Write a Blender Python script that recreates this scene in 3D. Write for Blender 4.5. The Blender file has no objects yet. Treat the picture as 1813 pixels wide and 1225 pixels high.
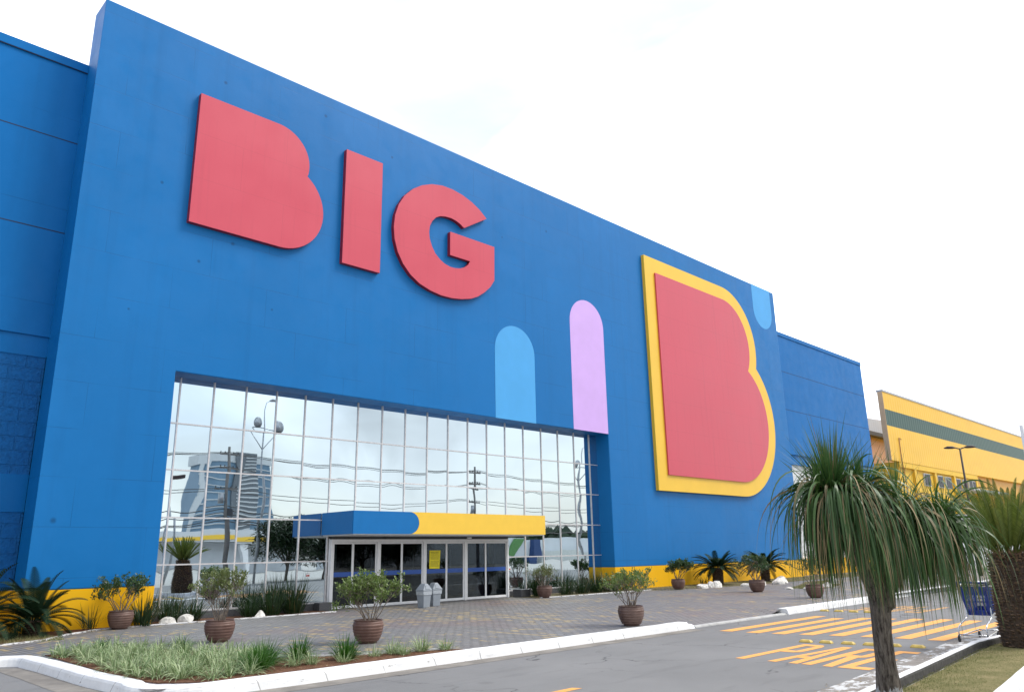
import bpy, bmesh, math, random
from mathutils import Vector, Matrix
from math import sin, cos, pi, radians
SC = bpy.context.scene
COL = SC.collection
# ---------------------------------------------------------------- camera
cam = bpy.data.cameras.new('camera'); cam.lens = 27.015; cam.sensor_width = 36; cam.clip_end = 3000; cam.clip_start = 0.05
co = bpy.data.objects.new('camera', cam); COL.objects.link(co)
co.matrix_world = Matrix(((0.71664255, -0.16918931, -0.67660804, 0),
                          (-0.69721993, -0.19819712, -0.68891383, 0),
                          (-0.01754491, 0.96544957, -0.25999865, 1.7), (0, 0, 0, 1)))
SC.camera = co
# ---------------------------------------------------------------- light and sky
SUN_EL, SUN_AZ = radians(52), radians(-38)      # azimuth of the sun direction, measured from +x
SKY_STRENGTH = 0.12
w = bpy.data.worlds.new("World"); SC.world = w; w.use_nodes = True
nt = w.node_tree; N = nt.nodes; L = nt.links; N.clear()
out = N.new('ShaderNodeOutputWorld'); bg = N.new('ShaderNodeBackground'); bg.inputs[1].default_value = SKY_STRENGTH
sky = N.new('ShaderNodeTexSky'); sky.sky_type = 'NISHITA'; sky.sun_disc = False
sky.sun_elevation = SUN_EL; sky.sun_rotation = pi / 2 - SUN_AZ; sky.air_density = 1.0; sky.dust_density = 3
tc = N.new('ShaderNodeTexCoord')
mp = N.new('ShaderNodeMapping'); mp.inputs['Scale'].default_value = (1, 1, 2.2); mp.inputs['Location'].default_value = (2.3, 0.4, 0.7)
no = N.new('ShaderNodeTexNoise'); no.inputs['Scale'].default_value = 2.1; no.inputs['Detail'].default_value = 7; no.inputs['Roughness'].default_value = .5
no.inputs['Distortion'].default_value = .35
cr = N.new('ShaderNodeMapRange'); cr.inputs[1].default_value = .36; cr.inputs[2].default_value = .62; cr.inputs[3].default_value = .50; cr.inputs[4].default_value = 1.0
L.new(tc.outputs['Generated'], mp.inputs[0]); L.new(mp.outputs[0], no.inputs[0]); L.new(no.outputs['Fac'], cr.inputs[0])
# the overcast is brightest over the store, a little thinner and greyer behind the photographer
sep = N.new('ShaderNodeSeparateXYZ'); L.new(tc.outputs['Generated'], sep.inputs[0])
mr = N.new('ShaderNodeMapRange'); mr.inputs[1].default_value = -.6; mr.inputs[2].default_value = .5; mr.inputs[3].default_value = 6.6; mr.inputs[4].default_value = 10.5
L.new(sep.outputs['Y'], mr.inputs[0])
cc = N.new('ShaderNodeVectorMath'); cc.operation = 'SCALE'; cc.inputs[0].default_value = (.97, .995, 1.03); L.new(mr.outputs[0], cc.inputs[3])
n2 = N.new('ShaderNodeTexNoise'); n2.inputs['Scale'].default_value = 1.7; n2.inputs['Detail'].default_value = 6; n2.inputs['Distortion'].default_value = .5
mp2 = N.new('ShaderNodeMapping'); mp2.inputs['Scale'].default_value = (1, 1, 2.0); mp2.inputs['Location'].default_value = (5.2, 1.1, .2); L.new(tc.outputs['Generated'], mp2.inputs[0]); L.new(mp2.outputs[0], n2.inputs[0])
m2 = N.new('ShaderNodeMapRange'); m2.inputs[1].default_value = .42; m2.inputs[2].default_value = .61; m2.inputs[3].default_value = .45; m2.inputs[4].default_value = 1.0; L.new(n2.outputs['Fac'], m2.inputs[0])
c3 = N.new('ShaderNodeVectorMath'); c3.operation = 'SCALE'; L.new(cc.outputs[0], c3.inputs[0]); L.new(m2.outputs[0], c3.inputs[3]); cc = c3
mix = N.new('ShaderNodeMix'); mix.data_type = 'RGBA'; L.new(cr.outputs[0], mix.inputs[0]); L.new(sky.outputs[0], mix.inputs[6]); L.new(cc.outputs[0], mix.inputs[7])
L.new(mix.outputs[2], bg.inputs[0]); L.new(bg.outputs[0], out.inputs[0])
sd = bpy.data.lights.new('sun', 'SUN'); sd.energy = 1.3; sd.angle = radians(22); sd.color = (1, .965, .91)
so = bpy.data.objects.new('sun', sd); COL.objects.link(so)
sdir = Vector((cos(SUN_EL) * cos(SUN_AZ), cos(SUN_EL) * sin(SUN_AZ), sin(SUN_EL)))
so.rotation_euler = sdir.to_track_quat('Z', 'Y').to_euler(); so.location = (30, -30, 60)
VS = SC.view_settings; VS.view_transform = 'Standard'; VS.look = 'None'; VS.gamma = 1; VS.use_curve_mapping = False
VS.exposure = 1.13
SC.render.engine = 'CYCLES'

# ---------------------------------------------------------------- materials
def sock(n, i):
    return n.inputs[i]
class MT:
    """small wrapper that wires procedural node materials"""
    def __init__(s, name, rough=.6, spec=.5, metal=0):
        s.m = bpy.data.materials.new(name); s.m.use_nodes = True; s.t = s.m.node_tree; s.n = s.t.nodes; s.l = s.t.links
        s.p = s.n['Principled BSDF']; s.p.inputs['Roughness'].default_value = rough; s.p.inputs['Metallic'].default_value = metal
        s.p.inputs['Specular IOR Level'].default_value = spec
        s.tc = s.n.new('ShaderNodeTexCoord'); s.co = s.tc.outputs['Object']
    def new(s, t, **k):
        n = s.n.new(t)
        for a, b in k.items(): setattr(n, a, b)
        return n
    def map(s, scale=(1, 1, 1), rot=(0, 0, 0), loc=(0, 0, 0), co=None):
        n = s.new('ShaderNodeMapping'); n.inputs['Scale'].default_value = scale; n.inputs['Rotation'].default_value = rot; n.inputs['Location'].default_value = loc
        s.l.new(co or s.co, n.inputs[0]); return n.outputs[0]
    def noise(s, scale, detail=4, rough=.55, co=None, dist=0):
        n = s.new('ShaderNodeTexNoise'); n.inputs['Scale'].default_value = scale; n.inputs['Detail'].default_value = detail; n.inputs['Roughness'].default_value = rough
        n.inputs['Distortion'].default_value = dist
        s.l.new(co or s.co, n.inputs['Vector']); return n.outputs['Fac']
    def ramp(s, v, a, b, lo=0., hi=1.):
        n = s.new('ShaderNodeMapRange'); n.inputs[1].default_value = a; n.inputs[2].default_value = b; n.inputs[3].default_value = lo; n.inputs[4].default_value = hi
        s.l.new(v, n.inputs[0]); return n.outputs[0]
    def math(s, op, a, b):
        n = s.new('ShaderNodeMath', operation=op)
        for i, x in enumerate((a, b)):
            if isinstance(x, (int, float)): n.inputs[i].default_value = x
            else: s.l.new(x, n.inputs[i])
        return n.outputs[0]
    def mix(s, f, a, b, mode='MIX'):
        n = s.new('ShaderNodeMix', data_type='RGBA', blend_type=mode)
        for i, x in ((0, f), (6, a), (7, b)):
            if isinstance(x, (int, float)): n.inputs[i].default_value = x
            elif isinstance(x, tuple): n.inputs[i].default_value = (*x, 1)[:4]
            else: s.l.new(x, n.inputs[i])
        return n.outputs[2]
    def color(s, c):
        if isinstance(c, tuple): s.p.inputs['Base Color'].default_value = (*c, 1)
        else: s.l.new(c, s.p.inputs['Base Color'])
        return s
    def roughness(s, v): s.l.new(v, s.p.inputs['Roughness'])
    def bump(s, h, strength=.3, dist=.01):
        n = s.new('ShaderNodeBump'); n.inputs['Strength'].default_value = strength; n.inputs['Distance'].default_value = dist
        s.l.new(h, n.inputs['Height']); s.l.new(n.outputs[0], s.p.inputs['Normal'])
    def rnd(s):
        g = s.new('ShaderNodeNewGeometry'); return g.outputs['Random Per Island']

def simple(name, c, rough=.6, var=.12, scale=3, metal=0, spec=.5, bump=0, bscale=60):
    t = MT(name, rough, spec, metal); f = t.ramp(t.noise(scale), .3, .7)
    c2 = tuple(x * (1 - var) for x in c); c1 = tuple(min(1, x * (1 + var * .6)) for x in c)
    t.color(t.mix(f, c2, c1))
    if bump: t.bump(t.noise(bscale), bump, .004)
    return t.m

def paint_wall(name, c, seam=(3.05, 1.28), seam_k=.78, spots=None, spec=.22):
    t = MT(name, .42, spec)
    big = t.ramp(t.noise(.22, 5), .3, .7); fine = t.ramp(t.noise(2.5, 6, .65), .3, .7)
    col = t.mix(big, tuple(x * .94 for x in c), tuple(x * 1.05 for x in c))
    col = t.mix(t.math('MULTIPLY', fine, .10), col, tuple(min(1, x * 1.25 + .01) for x in c))
    mpv = t.map((1, 1, 1), (radians(90), 0, 0))
    b = t.new('ShaderNodeTexBrick', offset=.37, squash=1.0); t.l.new(mpv, b.inputs[0])
    b.inputs['Scale'].default_value = 1; b.inputs['Mortar Size'].default_value = .009; b.inputs['Brick Width'].default_value = seam[0]; b.inputs['Row Height'].default_value = seam[1]
    b.inputs['Mortar Smooth'].default_value = .3
    gate = t.ramp(t.noise(.55, 2, .5), .42, .58)
    sm = t.math('MULTIPLY', b.outputs['Fac'], gate)
    col = t.mix(t.math('MULTIPLY', sm, .55), col, tuple(x * seam_k * .6 for x in c))
    # vertical rain streaks, barely there
    st = t.ramp(t.noise(1.0, 5, .6, co=t.map((2.6, 2.6, .09))), .52, .75)
    col = t.mix(t.math('MULTIPLY', st, .22), col, tuple(x * .66 for x in c))
    bl = t.ramp(t.noise(.5, 3, .6, co=t.map((1, 1, .6), loc=(4, 0, 2))), .55, .62, 0, .10); col = t.mix(bl, col, tuple(min(1, x * 1.35 + .012) for x in c))
    if spots:
        tot = None
        for (x, z, r) in spots:
            d = t.new('ShaderNodeVectorMath', operation='DISTANCE'); t.l.new(t.map((1, 0, 1)), d.inputs[0]); d.inputs[1].default_value = (x, 0, z)
            k = t.ramp(d.outputs['Value'], r * .45, r * 1.35, 1, 0)
            tot = k if tot is None else t.math('MAXIMUM', tot, k)
        col = t.mix(t.math('MULTIPLY', tot, .62), col, tuple(x * .3 for x in c))
    t.color(col)
    hb = t.math('ADD', t.math('MULTIPLY', t.noise(1.1, 3), .9), t.math('MULTIPLY', t.noise(55, 3), .05))
    t.bump(t.math('SUBTRACT', hb, t.math('MULTIPLY', sm, .3)), .22, .03)
    t.roughness(t.ramp(t.noise(1.6, 5), .3, .7, .34, .5))
    return t.m

M = {}
SPOTS = [(5.69, 2.72, .07), (9.8, 11.52, .06), (8.77, 10.65, .05), (7.43, 12.89, .05), (9.11, 17.15, .06), (12.92, 17.48, .06), (15.93, 16.9, .05), (24.79, 16.32, .06), (11.3, 9.6, .04), (6.9, 8.7, .035), (21.9, 15.2, .04)]
BLUE = (.0025, .153, .436)
M['facade'] = paint_wall('facade blue paint', BLUE, spots=SPOTS)
M['wing'] = paint_wall('wing blue paint', (.0025, .142, .42), seam=(60, 2.9), spec=.12)
M['yellow_band'] = paint_wall('base yellow paint', (.86, .46, .008), seam=(40, 9))
M['canopy_blue'] = simple('canopy blue', (.0025, .153, .436), .45, .04, spec=.3)
M['canopy_yellow'] = simple('canopy yellow', (.88, .56, .055), .4, .03)
M['lightblue'] = simple('light blue paint', (.07, .37, .76), .5, .05, 1.2, spec=.3)
M['lilac'] = simple('lilac paint', (.62, .40, .82), .5, .05, 1.2)
def sign_red(name, c):
    t = MT(name, .33, .5)
    f = t.ramp(t.noise(.35, 4), .3, .7); col = t.mix(f, tuple(x * .97 for x in c), tuple(min(1, x * 1.03) for x in c))
    b = t.new('ShaderNodeTexBrick', offset=.5); t.l.new(t.map((1, 1, 1), (radians(90), 0, 0)), b.inputs[0])
    b.inputs['Scale'].default_value = 1; b.inputs['Mortar Size'].default_value = .006; b.inputs['Brick Width'].default_value = 3.1; b.inputs['Row Height'].default_value = 1.55
    col = t.mix(t.math('MULTIPLY', b.outputs['Fac'], .35), col, tuple(x * .55 for x in c))
    st = t.ramp(t.noise(1.3, 5, .65, co=t.map((4, 4, .18))), .54, .78, 0, .22); col = t.mix(st, col, tuple(x * .6 for x in c))
    t.color(col); t.bump(t.noise(.9, 3), .10, .03); t.roughness(t.ramp(t.noise(.7, 4), .35, .65, .32, .38))
    return t.m
M['red'] = sign_red('sign red', (.60, .068, .108))
M['sign_yellow'] = simple('sign yellow', (.86, .53, .04), .4, .04, 1)
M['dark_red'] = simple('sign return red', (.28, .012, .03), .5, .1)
M['white_metal'] = simple('white painted aluminium', (.86, .87, .88), .35, .06, 5)
M['mullion'] = simple('anodised mullion', (.66, .64, .64), .38, .12, 8, metal=.35)
M['soffit'] = simple('soffit panel', (.72, .74, .76), .5, .06)
M['dark_frame'] = simple('dark header', (.05, .055, .06), .5, .1)
M['joint_blue'] = simple('dark joint blue', (.004, .018, .06), .7, .1)  # plain dark blue for the thin joint lines on the wings
M['plinth'] = simple('granite plinth', (.085, .088, .095), .45, .35, 30, bump=.2)
def glassmat():
    t = MT('coated glass', .008, .5, 1.0)
    col = t.mix(t.rnd(), (.58, .68, .74), (.63, .73, .79)); t.color(col)
    h = t.math('ADD', t.noise(.55, 1, .3), t.math('MULTIPLY', t.noise(1.7, 1, .3), .07)); t.bump(h, .12, .009)
    return t.m
M['glass'] = glassmat()
def doorglass():
    t = MT('door glass'); t.n.remove(t.p)
    g = t.new('ShaderNodeBsdfGlossy'); g.inputs['Roughness'].default_value = .01; g.inputs['Color'].default_value = (.8, .85, .9, 1)
    tr = t.new('ShaderNodeBsdfTransparent'); tr.inputs[0].default_value = (.40, .44, .45, 1)
    fr = t.new('ShaderNodeFresnel'); fr.inputs[0].default_value = 1.6
    f = t.ramp(fr.outputs[0], 0, 1, .02, .42)
    mx = t.new('ShaderNodeMixShader'); t.l.new(f, mx.inputs[0]); t.l.new(tr.outputs[0], mx.inputs[1]); t.l.new(g.outputs[0], mx.inputs[2])
    t.l.new(mx.outputs[0], t.n['Material Output'].inputs[0]); return t.m
M['doorglass'] = doorglass()
M['stripe_blue'] = simple('door stripe', (.02, .09, .38), .4, .05)
M['pillar_blue'] = simple('pillar blue', (.015, .05, .16), .6, .1)
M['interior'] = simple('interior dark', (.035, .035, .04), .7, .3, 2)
M['interior_floor'] = simple('interior floor', (.12, .12, .12), .3, .2, 2)
M['interior_white'] = simple('interior white', (.55, .58, .56), .5, .1)
M['green_panel'] = simple('green panel', (.08, .22, .06), .5, .1)
M['notice_yellow'] = simple('notice paper', (.85, .72, .02), .6, .05)
M['ink'] = simple('ink', (.05, .05, .03), .7, .1)
M['red_ink'] = simple('red ink', (.6, .03, .03), .6, .1)
M['paper'] = simple('sticker white', (.8, .8, .8), .6, .05)
def splitface():
    t = MT('split face block', .75, .3)
    mv = t.map((1, 1, 1), (radians(90), 0, 0))
    b = t.new('ShaderNodeTexBrick', offset=.5); t.l.new(mv, b.inputs[0]); b.inputs['Scale'].default_value = 1
    b.inputs['Brick Width'].default_value = .8; b.inputs['Row Height'].default_value = .38; b.inputs['Mortar Size'].default_value = .02; b.inputs['Mortar Smooth'].default_value = .4
    n = t.noise(9, 6, .6, dist=.4); n2 = t.noise(2.6, 3)
    c = (.003, .12, .37); t.color(t.mix(t.ramp(n, .3, .7), tuple(x * .8 for x in c), tuple(x * 1.12 for x in c)))
    h = t.math('SUBTRACT', t.math('ADD', n, t.math('MULTIPLY', n2, .5)), t.math('MULTIPLY', b.outputs['Fac'], .8))
    t.bump(h, .9, .05); return t.m
M['split'] = splitface()
def corrug(name, c, per=.25, axis=0, k=.8, depth=.012, rough=.45):
    t = MT(name, rough, .4)
    s = t.new('ShaderNodeSeparateXYZ'); t.l.new(t.co, s.inputs[0])
    wv = t.math('SINE', t.math('MULTIPLY', s.outputs[axis], 2 * pi / per), 0)
    n = t.ramp(t.noise(.25, 4, co=t.map((1, 1, 3))), .3, .7)
    col = t.mix(n, tuple(x * .9 for x in c), c)
    t.color(col); t.bump(wv, .5, depth); return t.m
M['wh_yellow'] = corrug('yellow cladding', (.86, .50, .030), .55)
M['wh_green'] = corrug('green cladding', (.018, .075, .060), .55)
M['wh_flat'] = simple('yellow render', (.80, .50, .04), .6, .08, .6)
M['wh_deep'] = corrug('deep yellow shutter', (.74, .36, .008), 1.3)
M['wh_cream'] = simple('cream render', (.62, .48, .30), .7, .08, .6)
M['wh_pink'] = corrug('salmon cladding', (.52, .36, .30), .5)
M['wh_tan'] = simple('tan return', (.62, .42, .25), .6, .06)
M['grey_roof'] = corrug('grey roof sheet', (.45, .47, .50), .6)
M['white_render'] = simple('white render', (.60, .63, .66), .7, .08, .5)
M['white_slat'] = corrug('white slatted panel', (.70, .73, .74), .35, axis=2, depth=.006)
M['win_dark'] = simple('window dark', (.035, .04, .055), .4, .3, 1, spec=.2)

def asphalt():
    t = MT('asphalt', .85, .3)
    c = t.mix(t.ramp(t.noise(.35, 5, .6), .3, .7), (.140, .143, .147), (.205, .207, .210))
    c = t.mix(t.ramp(t.noise(90, 3, .7), .35, .75), c, (.19, .19, .19))
    c = t.mix(t.ramp(t.noise(1.0, 5, .65, co=t.map((.5, 2.4, 1))), .54, .74, 0, .38), c, (.085, .085, .088))
    v = t.new('ShaderNodeTexVoronoi'); v.inputs['Scale'].default_value = .62; t.l.new(t.map((1, 1, 0), co=t.co), v.inputs[0])
    c = t.mix(t.ramp(v.outputs['Distance'], .06, .15, .65, 0), c, (.055, .055, .06))
    # fine cracks
    cv = t.new('ShaderNodeTexVoronoi', feature='DISTANCE_TO_EDGE'); cv.inputs['Scale'].default_value = .28
    wob = t.new('ShaderNodeTexNoise'); wob.inputs['Scale'].default_value = 1.5; wob.inputs['Detail'].default_value = 5; t.l.new(t.co, wob.inputs[0])
    va = t.new('ShaderNodeVectorMath', operation='ADD'); vs = t.new('ShaderNodeVectorMath', operation='SCALE'); vs.inputs[3].default_value = .9
    t.l.new(wob.outputs['Color'], vs.inputs[0]); t.l.new(t.co, va.inputs[0]); t.l.new(vs.outputs[0], va.inputs[1]); t.l.new(va.outputs[0], cv.inputs[0])
    c = t.mix(t.math('MULTIPLY', t.ramp(cv.outputs['Distance'], .0, .006, 1, 0), t.ramp(t.noise(.5, 2), .45, .6)), c, (.04, .04, .042))
    t.color(c); t.bump(t.noise(160, 3, .7), .5, .006); return t.m
M['asphalt'] = asphalt()
def gutter():
    t = MT('worn gutter concrete', .85, .3)
    c = t.mix(t.ramp(t.noise(6, 6, .7), .3, .7), (.16, .145, .13), (.26, .24, .22))
    c = t.mix(t.ramp(t.noise(2.6, 7, .68, co=t.map((1, 1.7, 1))), .50, .54, 0, .9), c, (.55, .56, .57))
    t.color(c); t.bump(t.noise(40, 4), .4, .006); return t.m
M['gutter'] = gutter()
M['concrete'] = simple('pale concrete', (.34, .335, .32), .85, .2, 1.2, bump=.3)
M['gutter_plain'] = simple('brown grey gutter', (.20, .185, .165), .9, .3, 3, bump=.4)
def kerbpaint(name, amt=.60):
    t = MT(name, .7, .3)
    c = t.mix(t.ramp(t.noise(3, 6, .65), .3, .75), (.80, .81, .82), (.66, .665, .67))
    chip = t.ramp(t.noise(7, 8, .72, co=t.map((.6, 1, 2.2))), amt, amt + .05)
    c = t.mix(chip, c, (.22, .20, .18))
    dirt = t.ramp(t.noise(1.3, 5, .6), .55, .8, 0, .35); c = t.mix(dirt, c, (.4, .39, .38))
    sx = t.new('ShaderNodeSeparateXYZ'); t.l.new(t.co, sx.inputs[0])
    u = t.math('ADD', sx.outputs[0], t.math('MULTIPLY', sx.outputs[1], 1.0)); fr = t.math('FRACT', t.math('ADD', t.math('MULTIPLY', u, .95), t.math('MULTIPLY', t.noise(6, 2), .02)), 0)
    jt = t.math('MULTIPLY', t.math('LESS_THAN', fr, .014), t.ramp(t.noise(2.2, 2), .38, .5)); c = t.mix(t.math('MULTIPLY', jt, .7), c, (.15, .14, .13))
    scuff = t.ramp(t.noise(2.2, 6, .7, co=t.map((.5, .5, 5))), .60, .68, 0, .55); c = t.mix(scuff, c, (.30, .29, .29))
    t.color(c); t.bump(t.math('SUBTRACT', t.noise(25, 4), t.math('ADD', chip, jt)), .5, .006); return t.m
M['kerb'] = kerbpaint('whitewashed kerb', .63)
M['kerb_worn'] = kerbpaint('worn kerb', .52)
M['kerb_grey'] = simple('bare kerb', (.42, .42, .41), .85, .25, 6, bump=.4)
M['kerb_dark'] = simple('mossy kerb side', (.06, .058, .055), .9, .5, 12, bump=.5)
def pavers():
    t = MT('block paving', .62, .4)
    wob = t.new('ShaderNodeTexNoise'); wob.inputs['Scale'].default_value = .8; t.l.new(t.co, wob.inputs[0])
    vs = t.new('ShaderNodeVectorMath', operation='SCALE'); vs.inputs[3].default_value = .09; t.l.new(wob.outputs['Color'], vs.inputs[0])
    va = t.new('ShaderNodeVectorMath', operation='ADD'); t.l.new(t.map((1, 1, 1), (0, 0, radians(86))), va.inputs[0]); t.l.new(vs.outputs[0], va.inputs[1])
    b = t.new('ShaderNodeTexBrick', offset=.5); t.l.new(va.outputs[0], b.inputs[0]); b.inputs['Scale'].default_value = 1
    b.inputs['Brick Width'].default_value = .26; b.inputs['Row Height'].default_value = .13; b.inputs['Mortar Size'].default_value = .014; b.inputs['Mortar Smooth'].default_value = .2
    b.inputs['Color1'].default_value = (0, 0, 0, 1); b.inputs['Color2'].default_value = (1, 1, 1, 1); b.inputs['Mortar'].default_value = (.5, .5, .5, 1)
    r = t.new('ShaderNodeSeparateColor'); t.l.new(b.outputs['Color'], r.inputs[0]); rr = r.outputs[0]
    c = t.mix(rr, (.162, .160, .163), (.212, .208, .206))
    reg = t.ramp(t.noise(.30, 3, .5, co=t.map(loc=(3, 1, 0))), .42, .62)
    yel = t.math('MULTIPLY', t.math('GREATER_THAN', t.math('ADD', rr, t.math('MULTIPLY', t.noise(9, 1), .35)), t.ramp(reg, 0, 1, 1.22, .90)), .8)
    c = t.mix(yel, c, t.mix(t.noise(3), (.34, .26, .14), (.44, .34, .16)))
    red = t.math('MULTIPLY', t.ramp(t.noise(.26, 3, .5, co=t.map(loc=(8, 4, 0))), .56, .66), .30)
    c = t.mix(red, c, (.19, .11, .115))
    c = t.mix(t.math('MULTIPLY', b.outputs['Fac'], .9), c, (.045, .043, .042))
    c = t.mix(t.ramp(t.noise(.7, 6, .6), .5, .75, 0, .5), c, (.17, .165, .16))
    t.color(c); t.bump(t.math('SUBTRACT', t.math('MULTIPLY', t.noise(40, 3), .25), b.outputs['Fac']), .6, .008)
    t.roughness(t.ramp(t.noise(1.2, 4), .3, .7, .45, .75)); return t.m
M['pavers'] = pavers()
def soil(name, a, b, s=9):
    t = MT(name, .95, .15); c = t.mix(t.ramp(t.noise(s, 7, .7), .35, .65), a, b); t.color(c); t.bump(t.noise(22, 6, .7), 1, .05); return t.m
M['soil'] = soil('red earth', (.10, .045, .025), (.22, .12, .075))
M['lawn'] = soil('thin lawn', (.17, .165, .065), (.30, .255, .13), 2.2)
M['verge'] = soil('scrubby verge', (.11, .11, .05), (.20, .16, .10), 3)
def roadpaint(name, c, wear=.60):
    t = MT(name, .75, .3)
    col = t.mix(t.noise(4, 6), tuple(x * .85 for x in c), c)
    w_ = t.ramp(t.noise(11, 8, .75), wear, wear + .06, 0, .8); col = t.mix(w_, col, (.14, .135, .125))
    g = t.ramp(t.noise(130, 2), .6, .7, 0, .35); col = t.mix(g, col, (.18, .16, .12))
    t.color(col); t.bump(t.noise(120, 2), .3, .004); return t.m
M['roadpaint'] = roadpaint('amber road paint', (.80, .38, .10), .64)
M['roadpaint_old'] = roadpaint('faded road paint', (.60, .34, .12), .5)
M['stud'] = simple('ceramic stud', (.62, .44, .10), .5, .3, 14, bump=.2)

def leafmat(name, a, b, tip=None, rough=.42, trans=.25, spec=.45):
    t = MT(name, rough, spec); r = t.rnd()
    col = t.mix(r, a, b)
    if tip: col = t.mix(t.math('GREATER_THAN', r, tip[0]), col, tip[1])
    col = t.mix(t.math('MULTIPLY', t.noise(14, 3), .5), col, tuple(x * .72 for x in a))
    t.color(col)
    tr = t.new('ShaderNodeBsdfTranslucent'); t.l.new(col, tr.inputs[0]); mx = t.new('ShaderNodeMixShader'); mx.inputs[0].default_value = trans
    t.l.new(t.p.outputs[0], mx.inputs[1]); t.l.new(tr.outputs[0], mx.inputs[2]); t.l.new(mx.outputs[0], t.n['Material Output'].inputs[0]); return t.m
M['lf_palm'] = leafmat('ponytail leaf', (.030, .088, .024), (.110, .200, .052), (.94, (.26, .20, .10)), rough=.38)
M['lf_palm_new'] = leafmat('ponytail new leaf', (.050, .125, .022), (.105, .205, .045))
M['lf_dead'] = leafmat('dry leaf', (.25, .185, .09), (.42, .33, .19), rough=.7)
M['lf_cycad'] = leafmat('cycad leaf', (.008, .026, .012), (.022, .050, .020), rough=.65, spec=.15, trans=.1)
M['lf_cycad_y'] = leafmat('olive cycad leaf', (.085, .130, .016), (.200, .245, .050), rough=.5)
M['lf_iris'] = leafmat('dark strap leaf', (.014, .040, .013), (.040, .085, .026), (.95, (.16, .12, .05)))
M['lf_grass'] = leafmat('bright turf lily leaf', (.030, .110, .012), (.075, .200, .022))
M['lf_varieg'] = leafmat('striped turf lily leaf', (.13, .23, .07), (.58, .65, .40), rough=.5)
M['lf_shrub'] = leafmat('shrub leaf', (.100, .165, .035), (.240, .320, .095), rough=.32)
M['lf_shrub_d'] = leafmat('dark shrub leaf', (.035, .085, .030), (.100, .170, .055), rough=.32)
M['lf_shrub_o'] = leafmat('olive shrub leaf', (.110, .150, .045), (.220, .260, .090), rough=.36)
M['lf_lawn'] = leafmat('lawn blade', (.17, .20, .06), (.36, .34, .17), rough=.6)
M['lf_tree'] = leafmat('dark tree leaf', (.012, .030, .012), (.035, .070, .025), rough=.45)
def bark(name, a, b, sc=(9, 9, 2.2), str_=1.0, d=.03):
    t = MT(name, .9, .2); n = t.noise(3.2, 7, .7, co=t.map(sc)); t.color(t.mix(t.ramp(n, .35, .65), a, b)); t.bump(n, str_, d); return t
M['bark'] = bark('grey brown bark', (.065, .053, .045), (.31, .27, .23), (11, 11, 1.6), 1.0, .07).m
_b = bark('limewashed bark', (.065, .053, .045), (.31, .27, .23), (11, 11, 1.6), 1.0, .07)
_n = _b.noise(3.0, 5, .6, co=_b.map((7, 7, 1.2))); _s = _b.new('ShaderNodeSeparateXYZ'); _b.l.new(_b.co, _s.inputs[0])
_lim = _b.math('LESS_THAN', _b.math('ADD', _s.outputs[2], _b.math('MULTIPLY', _n, .34)), .37)
_lim = _b.math('MULTIPLY', _lim, _b.ramp(_b.noise(4, 5, .7, co=_b.map((5, 5, .8))), .40, .46))
_b.color(_b.mix(_lim, _b.mix(_b.ramp(_b.noise(3.2, 7, .7, co=_b.map((11, 11, 1.6))), .38, .62), (.065, .053, .045), (.31, .27, .23)), (.66, .67, .68)))
M['bark_lime'] = _b.m
M['cyc_trunk'] = simple('cycad trunk', (.060, .040, .028), .95, .5, 16, bump=.8, bscale=30)
M['cyc_scale'] = leafmat('cycad leaf base', (.055, .036, .025), (.25, .165, .105), rough=.9, trans=0)
M['cyc_fuzz'] = leafmat('cycad crown fibre', (.20, .115, .055), (.34, .22, .12), rough=.95, trans=0)
M['twig'] = simple('shrub twig', (.20, .165, .135), .85, .3, 12)
def potmat():
    t = MT('brown glazed pot', .5, .4); n = t.noise(5, 5); oi_ = t.new('ShaderNodeObjectInfo'); c = t.mix(t.ramp(n, .3, .7), t.mix(oi_.outputs['Random'], (.085, .050, .040), (.115, .052, .040)), t.mix(oi_.outputs['Random'], (.150, .100, .082), (.195, .105, .080)))
    s = t.new('ShaderNodeSeparateXYZ'); t.l.new(t.co, s.inputs[0])
    sp = t.ramp(t.noise(70, 2), .70, .74, 0, .5); c = t.mix(sp, c, (.45, .40, .36)); t.color(c); t.bump(n, .2, .01); return t.m
M['pot'] = potmat()
M['rock'] = simple('white painted rock', (.66, .64, .60), .8, .45, 9, bump=1, bscale=14)
M['rock_brown'] = simple('bare rock', (.22, .17, .13), .85, .3, 7, bump=.5, bscale=12)
M['bin'] = simple('grey plastic', (.27, .305, .345), .45, .08, 6)
M['bin_bag'] = simple('bin bag', (.42, .46, .50), .25, .15, 20, bump=.6)
M['galv'] = simple('galvanised steel', (.42, .44, .46), .4, .2, 6, metal=.5)
M['chrome'] = simple('chromed tube', (.60, .62, .64), .18, .1, 6, metal=.9)
M['lamp_dark'] = simple('dark lamp paint', (.045, .030, .028), .5, .2)
M['rubber'] = simple('rubber', (.02, .02, .022), .7, .2)
M['cart_blue'] = simple('blue plastic', (.015, .045, .30), .35, .1)
M['pole_conc'] = simple('pole concrete', (.20, .19, .18), .85, .2, 2)
M['wire'] = simple('cable black', (.02, .02, .02), .6, .1)
def towerglass():
    t = MT('tower glazing', .35, .25); t.color(t.mix(t.ramp(t.noise(.1, 3), .3, .7), (.11, .19, .27), (.17, .26, .35))); return t.m
M['tower_glass'] = towerglass()
M['tower_white'] = simple('tower white', (.52, .55, .57), .6, .08, .1)
M['tower_dark'] = simple('tower dark slats', (.12, .14, .16), .5, .15, .2)
M['drain'] = simple('drain pipe', (.32, .12, .05), .6, .2)

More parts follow.
